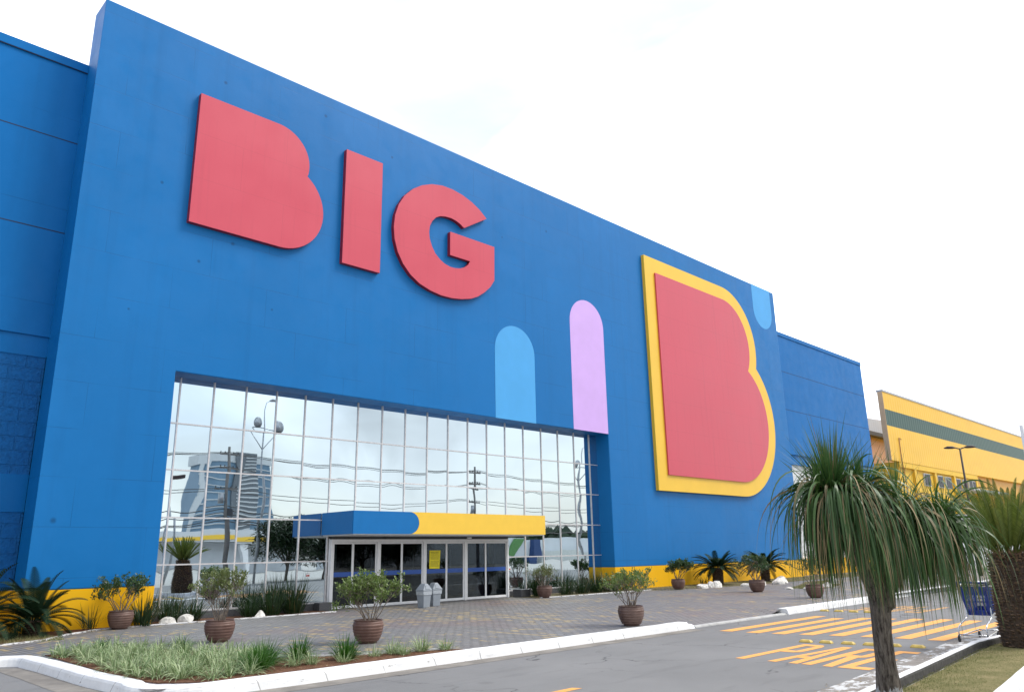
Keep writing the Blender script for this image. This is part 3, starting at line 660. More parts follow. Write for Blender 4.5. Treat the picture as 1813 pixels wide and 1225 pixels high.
for k in range(8):
    x0 = dx[k] + (.05 if k in (2, 4, 6) else (.075 if k == 0 else .0)); x1 = dx[k + 1] - (.05 if k + 1 in (2, 4, 6) else (.075 if k == 7 else .0)); y0 = DY + (.012 if k % 2 == 0 else .045); y1 = y0 + .04
    lf = obj('door_leaf', G().box(x0, x0 + .055, y0, y1, .012, DZ1 - .095).box(x1 - .055, x1, y0, y1, .012, DZ1 - .095).box(x0 + .055, x1 - .055, y0, y1, DZ1 - .16, DZ1 - .095).box(x0 + .055, x1 - .055, y0, y1, .012, .10), 'white_metal', store, bevel=.003)
    obj('door_glass', G().box(x0 + .055, x1 - .055, y0 + .017, y0 + .023, .10, DZ1 - .16), 'doorglass', lf)
    obj('glass_stripe', G().box(x0 + .055, x1 - .055, y0 + .012, y0 + .0165, 1.03, 1.18), 'stripe_blue', lf)
for x in (16.6, 20.45): obj('door_sensor', G().box(x - .1, x + .1, DY - .05, DY + .029, DZ1 + .02, DZ1 + .075), 'dark_frame' if x < 18 else 'white_metal', store, bevel=.008)

# canopy
CX0, CX1, CY, CZ0, CZ1 = 13.98, 22.93, 21.65, 2.39, 3.12
obj('canopy_body', G().box(CX0 + .01, CX1 - .01, CY + .01, GY - .03, CZ0 + .03, CZ1 - .012), 'soffit', store)
bl = [(CX0, CZ0), (CX0, CZ1), (16.22, CZ1)] + [(16.22 + .40 * sin(pi * i / 18), CZ1 - (CZ1 - CZ0) * (1 - cos(pi * i / 18)) / 2) for i in range(1, 18)] + [(16.22, CZ0)]
ye = [(CX1, CZ1), (CX1, CZ0)] + [(16.23, CZ0)] + [(16.23 + .40 * sin(pi * i / 18), CZ0 + (CZ1 - CZ0) * (1 - cos(pi * i / 18)) / 2) for i in range(1, 18)] + [(16.23, CZ1)]
o = obj('canopy_fascia', G().prism_xz(bl, CY - .012, CY + .009), 'canopy_blue', store); o['label'] = 'blue rounded left end of the canopy fascia'
o = obj('canopy_fascia', G().prism_xz(ye, CY - .012, CY + .009), 'canopy_yellow', store); o['label'] = 'yellow right end of the canopy fascia'
obj('canopy_side', G().box(CX0 - .012, CX0 + .0095, CY + .0095, GY - .04, CZ0, CZ1), 'canopy_blue', store)
obj('canopy_side', G().box(CX1 - .0095, CX1 + .012, CY + .0095, GY - .04, CZ0, CZ1), 'canopy_yellow', store)
obj('canopy_soffit', G().box(CX0 + .05, CX1 - .05, CY + .04, GY - .04, CZ0 - .035, CZ0 + .029), 'soffit', store, bevel=.004)

# things fixed to the door front
nt_ = obj('paper_notice', G().prism_xz([(18.51, 1.20), (18.99, 1.19), (19.035, 1.85), (18.51, 1.85)], DY + .0215, DY + .0265), 'notice_yellow')
nt_.location = (0, .0, 0); tag(nt_, 'yellow paper notice taped inside the middle glass door', 'notice')
tx = G(); rr = random.Random(3)
for i in range(15):
    z = 1.79 - i * .037; a = 18.55 + (rr.uniform(0, .03)); b = 18.98 - rr.uniform(0, .05)
    x = a
    while x < b:
        wl = rr.uniform(.02, .07)
        if i in (8,): break
        tx.box(x, min(b, x + wl), DY + .0200, DY + .0214, z, z + (.010 if i not in (0, 1) else .016)); x += wl + .012
obj('printed_lines', tx, 'ink', nt_)
def sticker(x, y, z, label, s=1):
    t_ = thing('door_sticker', label, 'sticker', (x, y, z), 0, 'small red and white stickers beside the doors')
    obj('sticker_base', G().box(-.07 * s, .07 * s, -.003, 0, -.055 * s, .055 * s), 'paper', t_); obj('sticker_print', G().box(-.06 * s, .06 * s, -.005, -.0031, -.045 * s, -.005 * s), 'red_ink', t_); return t_
sticker(13.55, GY - .012, 1.13, 'small red and white sticker on the glass left of the doors'); sticker(22.75, GY - .012, 1.10, 'small red and white sticker on the glass right of the doors')
o = obj('stone_block', G().box(22.62, 23.15, 22.75, 23.25, 0, .30), 'plinth', bevel=.02); tag(o, 'dark grey stone block at the right foot of the entrance doors', 'stone block')
o = obj('stone_block', G().box(13.75, 14.22, 23.1, 23.44, 0, .26), 'plinth', bevel=.02); tag(o, 'dark grey stone block at the left foot of the entrance doors', 'stone block')

# ================================================================ SIGNS
def lobes(x0, zt, zb, c1, r1, c2, r2, n=40):
    """outline of a solid letter with two round lobes on the right"""
    pts = [(x0, zb), (x0, zt), (c1[0], zt)]
    d = math.hypot(c2[0] - c1[0], c2[1] - c1[1]); a = (r1 * r1 - r2 * r2 + d * d) / (2 * d); h = math.sqrt(r1 * r1 - a * a)
    ux, uz = (c2[0] - c1[0]) / d, (c2[1] - c1[1]) / d; px, pz = c1[0] + a * ux, c1[1] + a * uz
    cand = [(px + h * uz, pz - h * ux), (px - h * uz, pz + h * ux)]; q = max(cand, key=lambda p: p[0])
    a1 = math.atan2(q[1] - c1[1], q[0] - c1[0]); a2 = math.atan2(q[1] - c2[1], q[0] - c2[0])
    pts += [(c1[0] + r1 * cos(pi / 2 + (a1 - pi / 2) * i / n), c1[1] + r1 * sin(pi / 2 + (a1 - pi / 2) * i / n)) for i in range(1, n + 1)]
    pts += [(c2[0] + r2 * cos(a2 + (-pi / 2 - a2) * i / n), c2[1] + r2 * sin(a2 + (-pi / 2 - a2) * i / n)) for i in range(1, n + 1)]
    return pts
def letter(name, pts, label, y0=22.62):
    t_ = thing(name, label, 'sign letter', (min(p[0] for p in pts), FY, min(p[1] for p in pts)), 0, 'big red wall letters'); lx, lz = t_.location.x, t_.location.z
    pp = [(x - lx, z - lz) for x, z in pts]
    obj('letter_face', G().prism_xz(pp, y0 - FY, y0 - FY + .025), 'red', t_)
    cx = sum(p[0] for p in pp) / len(pp); cz = sum(p[1] for p in pp) / len(pp)
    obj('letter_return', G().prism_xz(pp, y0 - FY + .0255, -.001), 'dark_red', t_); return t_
letter('sign_letter', lobes(8.28, 16.30, 11.80, (11.02, 15.05), 1.25, (11.32, 13.38), 1.59), 'red solid letter B with two round lobes, first of the wall word')
letter('sign_letter', [(13.76, 11.85), (13.76, 16.36), (15.38, 16.36), (15.38, 11.85)], 'plain upright red bar forming the letter I of the wall word')
Gp = [(20.81, 15.69), (20.42, 15.98), (19.95, 16.21), (19.45, 16.36), (18.90, 16.44), (18.35, 16.43), (17.80, 16.31), (17.30, 16.09), (16.85, 15.78), (16.45, 15.36), (16.18, 14.90), (16.02, 14.40), (15.97, 13.90), (16.02, 13.40), (16.18, 12.92), (16.44, 12.50), (16.80, 12.14), (17.25, 11.88), (17.78, 11.72), (18.35, 11.64), (18.90, 11.65), (19.40, 11.72), (19.93, 11.86), (20.30, 12.04), (20.66, 12.30), (21.00, 12.62), (21.23, 12.96), (21.25, 14.50), (18.78, 14.50), (18.78, 13.48), (19.86, 13.48), (19.74, 13.29), (19.56, 13.14), (19.32, 13.03), (19.05, 12.97), (18.78, 12.96), (18.50, 13.02), (18.25, 13.14), (18.0, 13.34), (17.83, 13.60), (17.71, 13.90), (17.68, 14.18), (17.72, 14.45), (17.84, 14.70), (18.02, 14.90), (18.24, 15.03), (18.52, 15.10), (18.83, 15.12), (19.10, 15.08), (19.33, 15.00), (19.53, 14.88)]
letter('sign_letter', Gp, 'curved red letter G ending the wall word')
BS = thing('letter_sign', 'giant red letter B panel with a thick yellow border at the right of the wall', 'sign', (32.4, FY, 4.6)); bx, bz = 32.4, 4.6
def sh(pts, k, y0): return [(x * k - bx, (z - 1.7) * k + 1.7 - bz) for x, z in pts]
k1 = 22.62 / 22.8; k2 = 22.54 / 22.8
outer = lobes(32.53, 17.22, 4.61, (40.4, 13.66), 3.56, (40.95, 9.09), 4.48, 60); inner = lobes(33.52, 16.42, 5.43, (40.4, 13.67), 2.75, (40.95, 9.09), 3.66, 60)
obj('sign_border', G().prism_xz(sh(outer, k1, 0), -.18, -.001), 'sign_yellow', BS); obj('sign_panel', G().prism_xz(sh(inner, k2, 0), -.26, -.181), 'red', BS)

# ================================================================ YELLOW WAREHOUSE
WH = thing('warehouse', 'yellow clad warehouse with a dark green band beyond the blue store', 'building', (67.85, 24, 0))
def wb(*a):
    g = G()
    for b in a: g.box(b[0] - 67.85, b[1] - 67.85, b[2] - 24, b[3] - 24, b[4], b[5])
    return g
obj('upper_cladding', wb((67.85, 190, 24, 24.42, 13.0, 14.5), (67.85, 190, 24, 24.42, 8.65, 11.6)), 'wh_yellow', WH)
obj('green_band', wb((67.85, 190, 24.0, 24.42, 11.602, 12.998)), 'wh_green', WH)
obj('roof_edge', wb((67.8, 190, 23.95, 24.5, 14.502, 14.66)), 'grey_roof', WH)
obj('end_return', wb((67.8, 67.847, 24.0, 24.42, 8.65, 14.5)), 'wh_tan', WH)
obj('wall', wb((69.6, 91.2, 24.25, 60, 4.6, 8.65)), 'wh_flat', WH)
obj('shutter_wall', wb((91.25, 190, 24.44, 60, 4.6, 8.75)), 'wh_deep', WH)
obj('lower_wall', wb((69.2, 190, 24.05, 60, -.3, 4.55)), 'white_render', WH)
for x in (73.0, 78.2, 83.6, 90.6): obj('pier', wb((x, x + .45, 24.05, 24.249, 4.6, 8.2)), 'wh_flat', WH)
obj('cornice', wb((69.6, 91.2, 24.03, 24.249, 8.2, 8.645)), 'wh_flat', WH)
for (a, b) in [(75.5, 77.0), (79.1, 80.5), (81.3, 82.9), (84.3, 85.7), (86.5, 87.8), (88.4, 89.4), (89.55, 90.5)]:
    wf = obj('window', wb((a, b, 24.12, 24.247, 6.9, 8.0)), 'white_render', WH)
    m_ = (a + b) / 2; obj('pane', wb((a + .10, m_ - .03, 24.08, 24.119, 6.97, 7.94), (m_ + .03, b - .10, 24.08, 24.119, 6.97, 7.94)), 'win_dark', wf)
obj('entrance_recess', wb((71.5, 76.5, 24.2, 24.248, 4.62, 5.5)), 'win_dark', WH)
obj('awning', wb((84, 96, 22.6, 24.04, 6.75, 6.95)), 'grey_roof', WH)
obj('drain_pipe', G().tube([(2.7, -.06, 10.6), (2.2, -.06, 10.7), (2.1, -.06, 9.0), (2.4, -.06, 6.5), (2.4, -.06, 4.6)], .035), 'drain', WH)
AN = thing('warehouse_annex', 'low salmon coloured annex with a grey sheet roof between blue store and yellow warehouse', 'building', (79, 30, 0))
obj('salmon_wall', G().box(-14, 8, 0, 20, 9.3, 12.4), 'wh_pink', AN); obj('cream_wall', G().box(-14, 8, 0, 20, -.3, 9.298), 'wh_cream', AN)
obj('roof', G().prism_xz([(-14, 12.9), (8, 12.9), (8, 14.95), (-14, 14.0)], 1.2, 20), 'grey_roof', AN); obj('eave', G().box(-14.2, 8, -.6, 1.19, 12.41, 12.8), 'dark_frame', AN)

# ================================================================ VEGETATION BUILDERS
def clump(n, seed, ln, wd, droop, el=(50, 88), rad=.10, segs=5, outward=True):
    r = random.Random(seed); g = G()
    for i in range(n):
        a = r.uniform(0, 2 * pi); q = rad * math.sqrt(r.random()); e = radians(r.uniform(*el)); l = r.uniform(*ln)
        g.blade((q * cos(a), q * sin(a), 0), a + r.gauss(0, .5), e, l, wd * r.uniform(.7, 1.2), droop * r.uniform(.6, 1.5) / l, segs, r.gauss(0, .3))
    return g
def frond(gl, gr, p, az, el, length, droop, leaf_len, n=26, vang=.35, wd=.012, fwd=.55, r=random):
    """pinnate frond: rachis + two rows of narrow leaflets"""
    p = Vector(p); d = Vector((cos(el) * cos(az), cos(el) * sin(az), sin(el))); st = length / n; side = Vector((-sin(az), cos(az), 0)); pts = []
    side = (side + Vector((0, 0, r.gauss(0, .15)))).normalized()
    for i in range(n + 1):
        t = i / n; pts.append(p.copy())
        if t > .10:
            up = side.cross(d); up = up if up.z > 0 else -up
            ll = leaf_len * (sin(pi * min(1, (t * .86 + .14))) ** .55) * (1.0 if t < .97 else .7)
            for s in (-1, 1):
                q = (side * s * (1 - vang * .3) + up * vang + d * fwd).normalized(); wd_ = wd; tip = p + q * ll + Vector((0, 0, -ll * .12)); mid = p + q * ll * .5
                gl.add([p - d * wd * .6, p + d * wd * .6, mid + d * wd * .6, tip, mid - d * wd * .6], [(0, 1, 2, 4), (4, 2, 3)])
        d = (d + Vector((0, 0, -droop * (.3 + 1.2 * t) * st))).normalized(); p = p + d * st
    gr.tube(pts[::3] + [pts[-1]] if (len(pts) - 1) % 3 else pts[::3], [.011 * (1 - .75 * i / (n / 3)) for i in range(len(pts[::3]) + (1 if (len(pts) - 1) % 3 else 0))], 4, False)
def rockmesh(seed, sx, sy, sz):
    r = random.Random(seed); bm = bmesh.new(); bmesh.ops.create_icosphere(bm, subdivisions=3, radius=1)
    dirs = [(Vector((r.gauss(0, 1), r.gauss(0, 1), r.gauss(0, .8))).normalized(), r.uniform(.50, .88)) for _ in range(16)]
    for v in bm.verts:
        c = v.co.copy()
        for d, k in dirs:
            q = c.dot(d)
            if q > k: c -= d * (q - k)
        c += Vector((r.gauss(0, .008), r.gauss(0, .008), r.gauss(0, .008))); v.co = Vector((c.x * sx, c.y * sy, max(-.1, c.z) * sz))
    me = bpy.data.meshes.new('rock'); bm.to_mesh(me); bm.free(); return me
def rock(x, y, sx, sy, sz, seed, label, mat='rock', z=.0, rz=0):
    o = obj('rock', rockmesh(seed, sx, sy, sz), mat, loc=(x, y, z)); o.rotation_euler = (0, 0, rz); return tag(o, label, 'rock', 'painted rocks along the store wall')

POTP = [(.0, 0), (.175, 0), (.19, .012), (.185, .045)]
for i in range(61):
    t = i / 60; z = .045 + t * .385; R_ = .20 + .112 * math.sin(min(1, (t * .93 + .08)) * pi * .62) ** .8
    if t > .80: R_ -= .022 * ((t - .80) / .2)
    rib = .009 * (abs(cos(t * pi * 6.5)) ** .6)
    POTP.append((R_ - .008 + rib, z))
POTP += [(.296, .438), (.300, .445), (.285, .449), (.268, .440), (.262, .39), (.0, .385)]
potmesh = G().lathe(POTP, 36).mesh('pot')
soilmesh = G().lathe([(.262, .392), (.15, .405), (.0, .41)], 20).mesh('soil')
def shrub(x, y, label, seed, height=1.15, width=.62, leaves=1.0, low=.45, mat='lf_shrub', stems=9, scale=1.0, side=(0, 0), leaf=.055, z=0.0, tilt=0):
    r = random.Random(seed)
    t_ = thing('potted_shrub', label, 'potted plant', (x, y, z), r.uniform(0, 6), 'potted shrubs on the plaza'); t_.scale = (scale,) * 3
    obj('pot', potmesh, 'pot', t_); obj('soil', soilmesh, 'soil', t_)
    gs = G(); tips = []
    def branch(p, d, l, rad, lev):
        pts = [p.copy()]; n = 4
        for i in range(n):
            d = (d + Vector((r.gauss(0, .16), r.gauss(0, .16), r.gauss(.03, .10)))).normalized(); p = p + d * (l / n); pts.append(p.copy())
        gs.tube(pts, [rad * (1 - .45 * i / n) for i in range(n + 1)], 5 if lev < 2 else 4, False)
        if lev >= 3: tips.append((p, d)); return
        if lev >= 1 and r.random() < .75: tips.append((pts[3], d))
        for k in range(r.choice((2, 3)) if lev < 2 else 2):
            a = r.uniform(0, 2 * pi); s = Vector((cos(a), sin(a), r.uniform(-.2, .5))); branch(p, (d + s * r.uniform(.45, .85)).normalized(), l * r.uniform(.55, .78), rad * .62, lev + 1)
    for i in range(stems):
        a = 2 * pi * i / stems + r.uniform(-.3, .3); q = r.uniform(.02, .13)
        sp = width / height * r.uniform(.35, 1.15)
        branch(Vector((q * cos(a), q * sin(a), .40)), Vector((cos(a) * sp, sin(a) * sp, 1)).normalized(), height * r.uniform(.33, .43), r.uniform(.010, .017), 0)
    # keep the outline inside an uneven dome, then hang rosettes of leaves on the tips
    gl = G(); zt = .42 + height
    for p, d in tips:
        if p.z < .42 + height * low * r.uniform(.6, 1.1) and r.random() < .75: continue
        if r.random() > leaves: continue
        for k in range(r.randint(8, 17)):
            a = r.uniform(0, 2 * pi); e = r.uniform(-.3, 1.3); dd = Vector((cos(a) * cos(e), sin(a) * cos(e), sin(e))); dd = (dd + d * .5).normalized(); l = leaf * 1.15 * r.uniform(.7, 1.3)
            s = dd.cross(Vector((r.gauss(0, .4), r.gauss(0, .4), 1))).normalized(); w_ = l * .27; u = s.cross(dd) * l * .08; b = p + Vector((r.gauss(0, .035), r.gauss(0, .035), r.gauss(0, .035)))
            m1 = b + dd * l * .45; m2 = b + dd * l * .8
            gl.add([b, m1 + s * w_ * .75 + u, m2 + s * w_ + u, b + dd * l, m2 - s * w_ + u, m1 - s * w_ * .75 + u, m1, m2], [(0, 1, 6), (0, 6, 5), (1, 2, 7, 6), (6, 7, 4, 5), (2, 3, 7), (7, 3, 4)])
    obj('stems', gs, 'twig', t_); obj('foliage', gl, mat, t_); return t_

# ---- the eight potted shrubs
shrub(7.35, 22.05, 'dark leaved potted shrub against the yellow base left of the glass', 11, 1.0, .75, 1, .35, 'lf_shrub_d', 9)
shrub(7.60, 16.75, 'sparse twiggy potted shrub standing behind the white striped turf lilies', 22, 1.1, .50, .50, .50, 'lf_shrub_o', 14)
shrub(9.45, 13.95, 'bushy bright green potted shrub in front of the left entrance doors', 33, 1.0, .68, .8, .30, 'lf_shrub', 14)
shrub(15.45, 11.86, 'potted shrub standing alone on the edge by the thick white kerb', 44, .95, .62, .65, .45, 'lf_shrub', 14, leaf=.05)
shrub(22.9, 21.75, 'round fine leaved potted shrub among strap plants right of the doors', 55, .85, .68, .8, .30, 'lf_shrub_o', 14, leaf=.035)
shrub(30.6, 20.75, 'small dense dark green potted shrub before the yellow base right of the glass', 66, .95, .60, 1, .20, 'lf_shrub_d', 10, leaf=.07)
shrub(30.1, 16.6, 'wide potted shrub beside the white rocks under the giant red letter', 77, 1.05, .68, 1, .20, 'lf_shrub_d', 12, leaf=.05, scale=1.05)
shrub(27.5, 12.95, 'potted shrub behind the hanging palm leaves near the far white kerb', 88, 1.15, .55, .8, .30, 'lf_shrub_d', 9, leaf=.05)

# ---- strap-leaved clumps along the wall
def iris(x, y, label, seed, n, ln, wd=.022, droop=.9, rad=.16, mat='lf_iris', el=(48, 88)):
    t_ = obj('strap_leaf_clump', clump(n, seed, ln, wd, droop, el, rad, 6), mat, loc=(x, y, .01)); return tag(t_, label, 'plant', 'strap leaved plants along the wall')
iris(6.75, 22.45, 'thin pale green strap leaves on the yellow base beside the dark cycad', 201, 45, (.35, .75), .016, .7, .16, 'lf_iris')
iris(5.15, 22.2, 'low strap leaves beneath the left cycads against the yellow base', 212, 40, (.3, .6), .016, .8, .2, 'lf_iris')
iris(8.05, 22.42, 'upright dark strap leaved clump hiding the left edge of the glass', 202, 150, (.45, .98), .024, .7, .2)
iris(8.9, 22.85, 'dark strap leaved clump at the left foot of the glass wall', 203, 170, (.45, .95), .022, .8, .25)
iris(9.55, 22.95, 'spreading dark strap leaved clump just right of the white rocks', 204, 160, (.45, .9), .022, 1.1, .25, el=(35, 85))
iris(11.3, 22.9, 'low dark strap leaved clump behind the single white rock', 205, 160, (.4, .8), .022, 1.0, .25)
iris(11.95, 22.9, 'tall dark strap leaved clump between the white rock and the doors', 206, 220, (.6, 1.15), .022, .8, .28)
iris(12.75, 22.95, 'tallest dark strap leaved clump next to the left door frame', 207, 260, (.7, 1.35), .022, .8, .30)
iris(23.35, 22.55, 'upright dark strap leaved clump just right of the doors', 208, 200, (.6, 1.2), .024, .5, .22, el=(60, 89))
iris(24.9, 22.4, 'low dark strap leaved clump right of the round potted shrub', 209, 170, (.4, .8), .022, 1.0, .28)
iris(25.85, 22.4, 'second low dark strap leaved clump right of the round potted shrub', 210, 170, (.45, .9), .022, 1.0, .28)
iris(26.8, 22.4, 'tall dark strap leaved clump before the right end of the glass', 211, 210, (.55, 1.1), .022, .9, .30)
iris(27.7, 22.3, 'spreading dark strap leaved clump in the right corner of the recess', 213, 230, (.55, 1.1), .022, 1.0, .34, el=(35, 85))
iris(28.55, 22.3, 'thin loose strap leaves against the yellow base at the recess edge', 214, 70, (.4, .85), .018, .8, .25)
iris(29.1, 22.4, 'short loose strap leaves low on the yellow base right of the recess', 215, 40, (.25, .5), .018, .8, .3)
iris(35.3, 22.3, 'small tuft of leaves by the foot of the right cycad', 216, 50, (.25, .55), .02, .9, .3)

# ---- cycads
def cycad(x, y, label, seed, trunk_h=.6, trunk_r=.17, n=30, length=.95, mat='lf_cycad', el=(5, 75), droop=1.0, leaf=.15, z=0, vang=.25, group='dark cycads along the store wall', fuzz=False, nl=26, wd=.012, lean=(0, 0)):
    r = random.Random(seed); t_ = thing('cycad', label, 'cycad', (x, y, z), 0, group); g = G()
    K = 14; seg = 18
    rings = []
    for i in range(K + 1):
        t = i / K; R_ = trunk_r * (1.02 - .10 * t + .10 * sin(t * pi)) * (1 if t < .93 else .75)
        rings.append((R_ + r.uniform(-.008, .008), t * trunk_h))
    g.lathe(rings + [(0.001, trunk_h + .02)], seg)
    tr = obj('trunk', g, 'cyc_trunk', t_)
    sc = G(); rows = max(5, int(trunk_h / .055))
    for j in range(rows):
        zz = (j + .5) / rows * trunk_h; m = int(2 * pi * trunk_r / .065)
        for k in range(m):
            a = 2 * pi * (k + .5 * (j % 2)) / m + r.uniform(-.08, .08); R_ = trunk_r * (1.0 + .08 * sin(zz / trunk_h * pi)); o_ = Vector((cos(a), sin(a), 0)); s = Vector((-sin(a), cos(a), 0)); zr = zz + r.uniform(-.012, .012)
            L_ = r.uniform(.025, .055); b = o_ * (R_ - .02) + Vector((0, 0, zr)); h = .018; w_ = .026
            tip = b + o_ * (L_ + .02) + Vector((0, 0, r.uniform(.0, .04)))
            sc.add([b - s * w_ - Vector((0, 0, h)), b + s * w_ - Vector((0, 0, h)), b + s * w_ + Vector((0, 0, h)), b - s * w_ + Vector((0, 0, h)), tip - s * w_ * .55, tip + s * w_ * .55], [(0, 1, 5, 4), (3, 4, 5, 2), (0, 4, 3), (1, 2, 5)])
    obj('leaf_bases', sc, 'cyc_scale', tr)
    gl = G(); gr = G()
    for i in range(n):
        q = (i + .5) / n; e = radians(el[0] + (el[1] - el[0]) * q + r.gauss(0, 4)); a = i * 2.399963 + r.gauss(0, .12)
        frond(gl, gr, (cos(a) * trunk_r * .55, sin(a) * trunk_r * .55, trunk_h), a, e, length * r.uniform(.85, 1.1), droop * r.uniform(.8, 1.25), leaf, nl, vang, wd, r=r)
    obj('fronds', gl, mat, t_); obj('frond_stalks', gr, mat, t_)
    if fuzz:
        f = G()
        for i in range(900):
            a = r.uniform(0, 2 * pi); q = trunk_r * r.uniform(.55, 1.12); f.blade((q * cos(a), q * sin(a), trunk_h - r.uniform(-.02, .16)), a + r.gauss(0, .9), r.uniform(-.5, 1.2), r.uniform(.05, .13), .014, 4, 3, r.gauss(0, .5))
        obj('crown_fibre', f, 'cyc_fuzz', t_)
    return t_
cycad(5.35, 22.0, 'dark cycad with arching fronds before the lower left corner of the yellow base', 301, .34, .16, 42, 1.25, el=(-12, 84), droop=1.25, leaf=.20, nl=30, wd=.026)
cycad(4.0, 21.5, 'dark cycad cut off by the left edge, drooping in front of the rough blue wall', 302, .45, .16, 44, 1.4, el=(-5, 80), droop=1.1, leaf=.21, nl=30, wd=.027)
cycad(35.2, 21.5, 'dark cycad on a short stout trunk below the giant letter panel', 303, .80, .24, 50, 1.2, el=(-12, 58), droop=.95, leaf=.22, nl=30, wd=.030)
cycad(39.6, 21.3, 'dark cycad with low trunk beside the small dense shrub, partly behind hanging leaves', 304, .85, .22, 50, 1.3, el=(-12, 58), droop=.9, leaf=.22, nl=30, wd=.030)
cycad(17.14, 4.22, 'large olive green cycad with thick scaly brown trunk at the right edge', 305, 1.66, .345, 64, 1.36, 'lf_cycad_y', (34, 86), .22, .135, -.12, .8, None, True, 62, .015)

# ---- painted rocks
rock(8.75, 22.5, .27, .2, .20, 1, 'flat white rock in the left bed, left one of the pair')
rock(9.25, 22.55, .27, .2, .23, 2, 'white rock in the left bed, right one of the pair')
rock(10.2, 22.5, .17, .14, .17, 3, 'small bare brown rock behind the twiggy shrub', 'rock_brown')
rock(11.35, 22.42, .22, .17, .24, 4, 'single white rock in front of the strap leaves left of the doors')
rock(32.0, 20.35, .42, .3, .26, 5, 'low white rock, left one of three before the cycad trunk')
rock(32.55, 20.3, .26, .25, .32, 6, 'upright white rock, middle one of three before the cycad trunk')
rock(33.0, 20.25, .38, .3, .30, 7, 'white rock, right one of three before the cycad trunk')
rock(34.6, 19.6, .42, .3, .2, 8, 'flat white rock just left of the wide potted shrub')
rock(35.5, 19.3, .4, .3, .32, 9, 'white rock directly behind the wide potted shrub')
rock(37.2, 19.4, .5, .35, .33, 10, 'round white rock right of the wide potted shrub')
rock(38.2, 19.6, .5, .35, .3, 12, 'white rock farther right of the wide potted shrub, before the yellow base')
rock(39.6, 20.4, .42, .3, .30, 13, 'large white rock near the foot of the partly hidden cycad')
rock(33.2, 15.9, .34, .22, .14, 14, 'flat white edging rock at the near tip of the small island')
rock(34.9, 15.9, .3, .3, .26, 15, 'white edging rock on the small island left of the potted shrub')
rock(38.2, 17.0, .4, .3, .3, 16, 'white edging rock on the small island behind hanging palm leaves')
rock(32.6, 16.5, .22, .18, .1, 17, 'tiny white edging rock at the left tip of the small island')
rock(41.5, 18.6, .4, .3, .3, 18, 'white edging rock at the far end of the small island')

# ---- front bed: striped turf lilies (a mass) and the dark green clumps
r = random.Random(99); vg = G()
def inside(x, y, poly):
    c = False; n = len(poly)
    for i in range(n):
        x0, y0 = poly[i]; x1, y1 = poly[i - 1]
        if (y0 > y) != (y1 > y) and x < (x1 - x0) * (y - y0) / (y1 - y0) + x0: c = not c
    return c
spots = []; tries = 0
while len(spots) < 215 and tries < 6000:
    tries += 1; x, y = r.uniform(4.5, 7.0), r.uniform(11.7, 17.1)
    if inside(x, y, bed) and inside(x - .12, y - .1, bed) and not (x > 5.9 and y < 12.1) and not (x > 6.15 and y < 13) and all((x - a) ** 2 + (y - b) ** 2 > .072 for a, b in spots[-300:]): spots.append((x, y))
for (x, y) in spots:
    n = r.randint(48, 70)
    for i in range(n):
        a = r.uniform(0, 2 * pi); q = .07 * math.sqrt(r.random()); l = r.uniform(.20, .40)
        vg.blade((x + q * cos(a), y + q * sin(a), .01), a + r.gauss(0, .4), radians(r.uniform(25, 85)), l, .016 * r.uniform(.6, 1.2), 2.1 * r.uniform(.6, 1.4) / l, 4, r.gauss(0, .3))
stuff('turf_lily_cover', vg, 'lf_varieg', 'mass of pale striped turf lilies in the kerbed corner bed', 'ground cover')
def lily(x, y, label, seed, n, ln, mat, wd=.012, droop=1.3, rad=.1):
    o = obj('turf_lily', clump(n, seed, ln, wd, droop, (30, 88), rad, 5), mat, loc=(x, y, .01)); return tag(o, label, 'plant', 'turf lily clumps in the front bed')
lily(5.25, 16.6, 'dark green turf lily at the far left tip of the corner bed', 401, 110, (.18, .36), 'lf_grass')
lily(6.35, 15.6, 'green turf lily at the back edge of the pale lily mass', 402, 110, (.2, .38), 'lf_grass')
lily(6.45, 12.45, 'large dark green turf lily below the twiggy potted shrub', 403, 260, (.3, .52), 'lf_grass', rad=.15)
lily(6.12, 12.05, 'large dark green turf lily nearest the kerb beside the pale mass', 404, 260, (.3, .50), 'lf_grass', rad=.15)
lily(7.22, 12.75, 'rounded dark green turf lily, left one of two on bare soil', 405, 240, (.28, .48), 'lf_grass', rad=.13)
lily(7.72, 12.05, 'rounded dark green turf lily, right one of two, below the bushy shrub', 406, 270, (.28, .48), 'lf_grass', rad=.14)
lily(6.75, 12.0, 'pale striped turf lily left of the first round green clump', 407, 90, (.2, .36), 'lf_varieg')
lily(7.02, 11.95, 'pale striped turf lily between the two round green clumps', 408, 80, (.18, .32), 'lf_varieg')
lily(7.5, 11.75, 'small pale striped turf lily in front of the right round green clump', 409, 60, (.15, .26), 'lf_varieg')
lily(8.25, 11.95, 'small pale striped turf lily just right of the round green clumps', 410, 60, (.15, .28), 'lf_varieg')
lily(8.65, 12.0, 'pale striped turf lily below the bushy shrub pot', 411, 110, (.2, .36), 'lf_varieg')
lily(8.72, 11.75, 'pale striped turf lily nearest the kerb below the bushy shrub', 412, 80, (.16, .3), 'lf_varieg')
lily(9.2, 11.85, 'taller pale striped turf lily near the right end of the bed', 413, 120, (.2, .38), 'lf_varieg')
lily(9.62, 11.68, 'last pale striped turf lily at the right tip of the bed', 414, 90, (.16, .3), 'lf_varieg')
lily(6.6, 12.9, 'pale striped turf lily behind the large green clump', 415, 110, (.22, .4), 'lf_varieg')

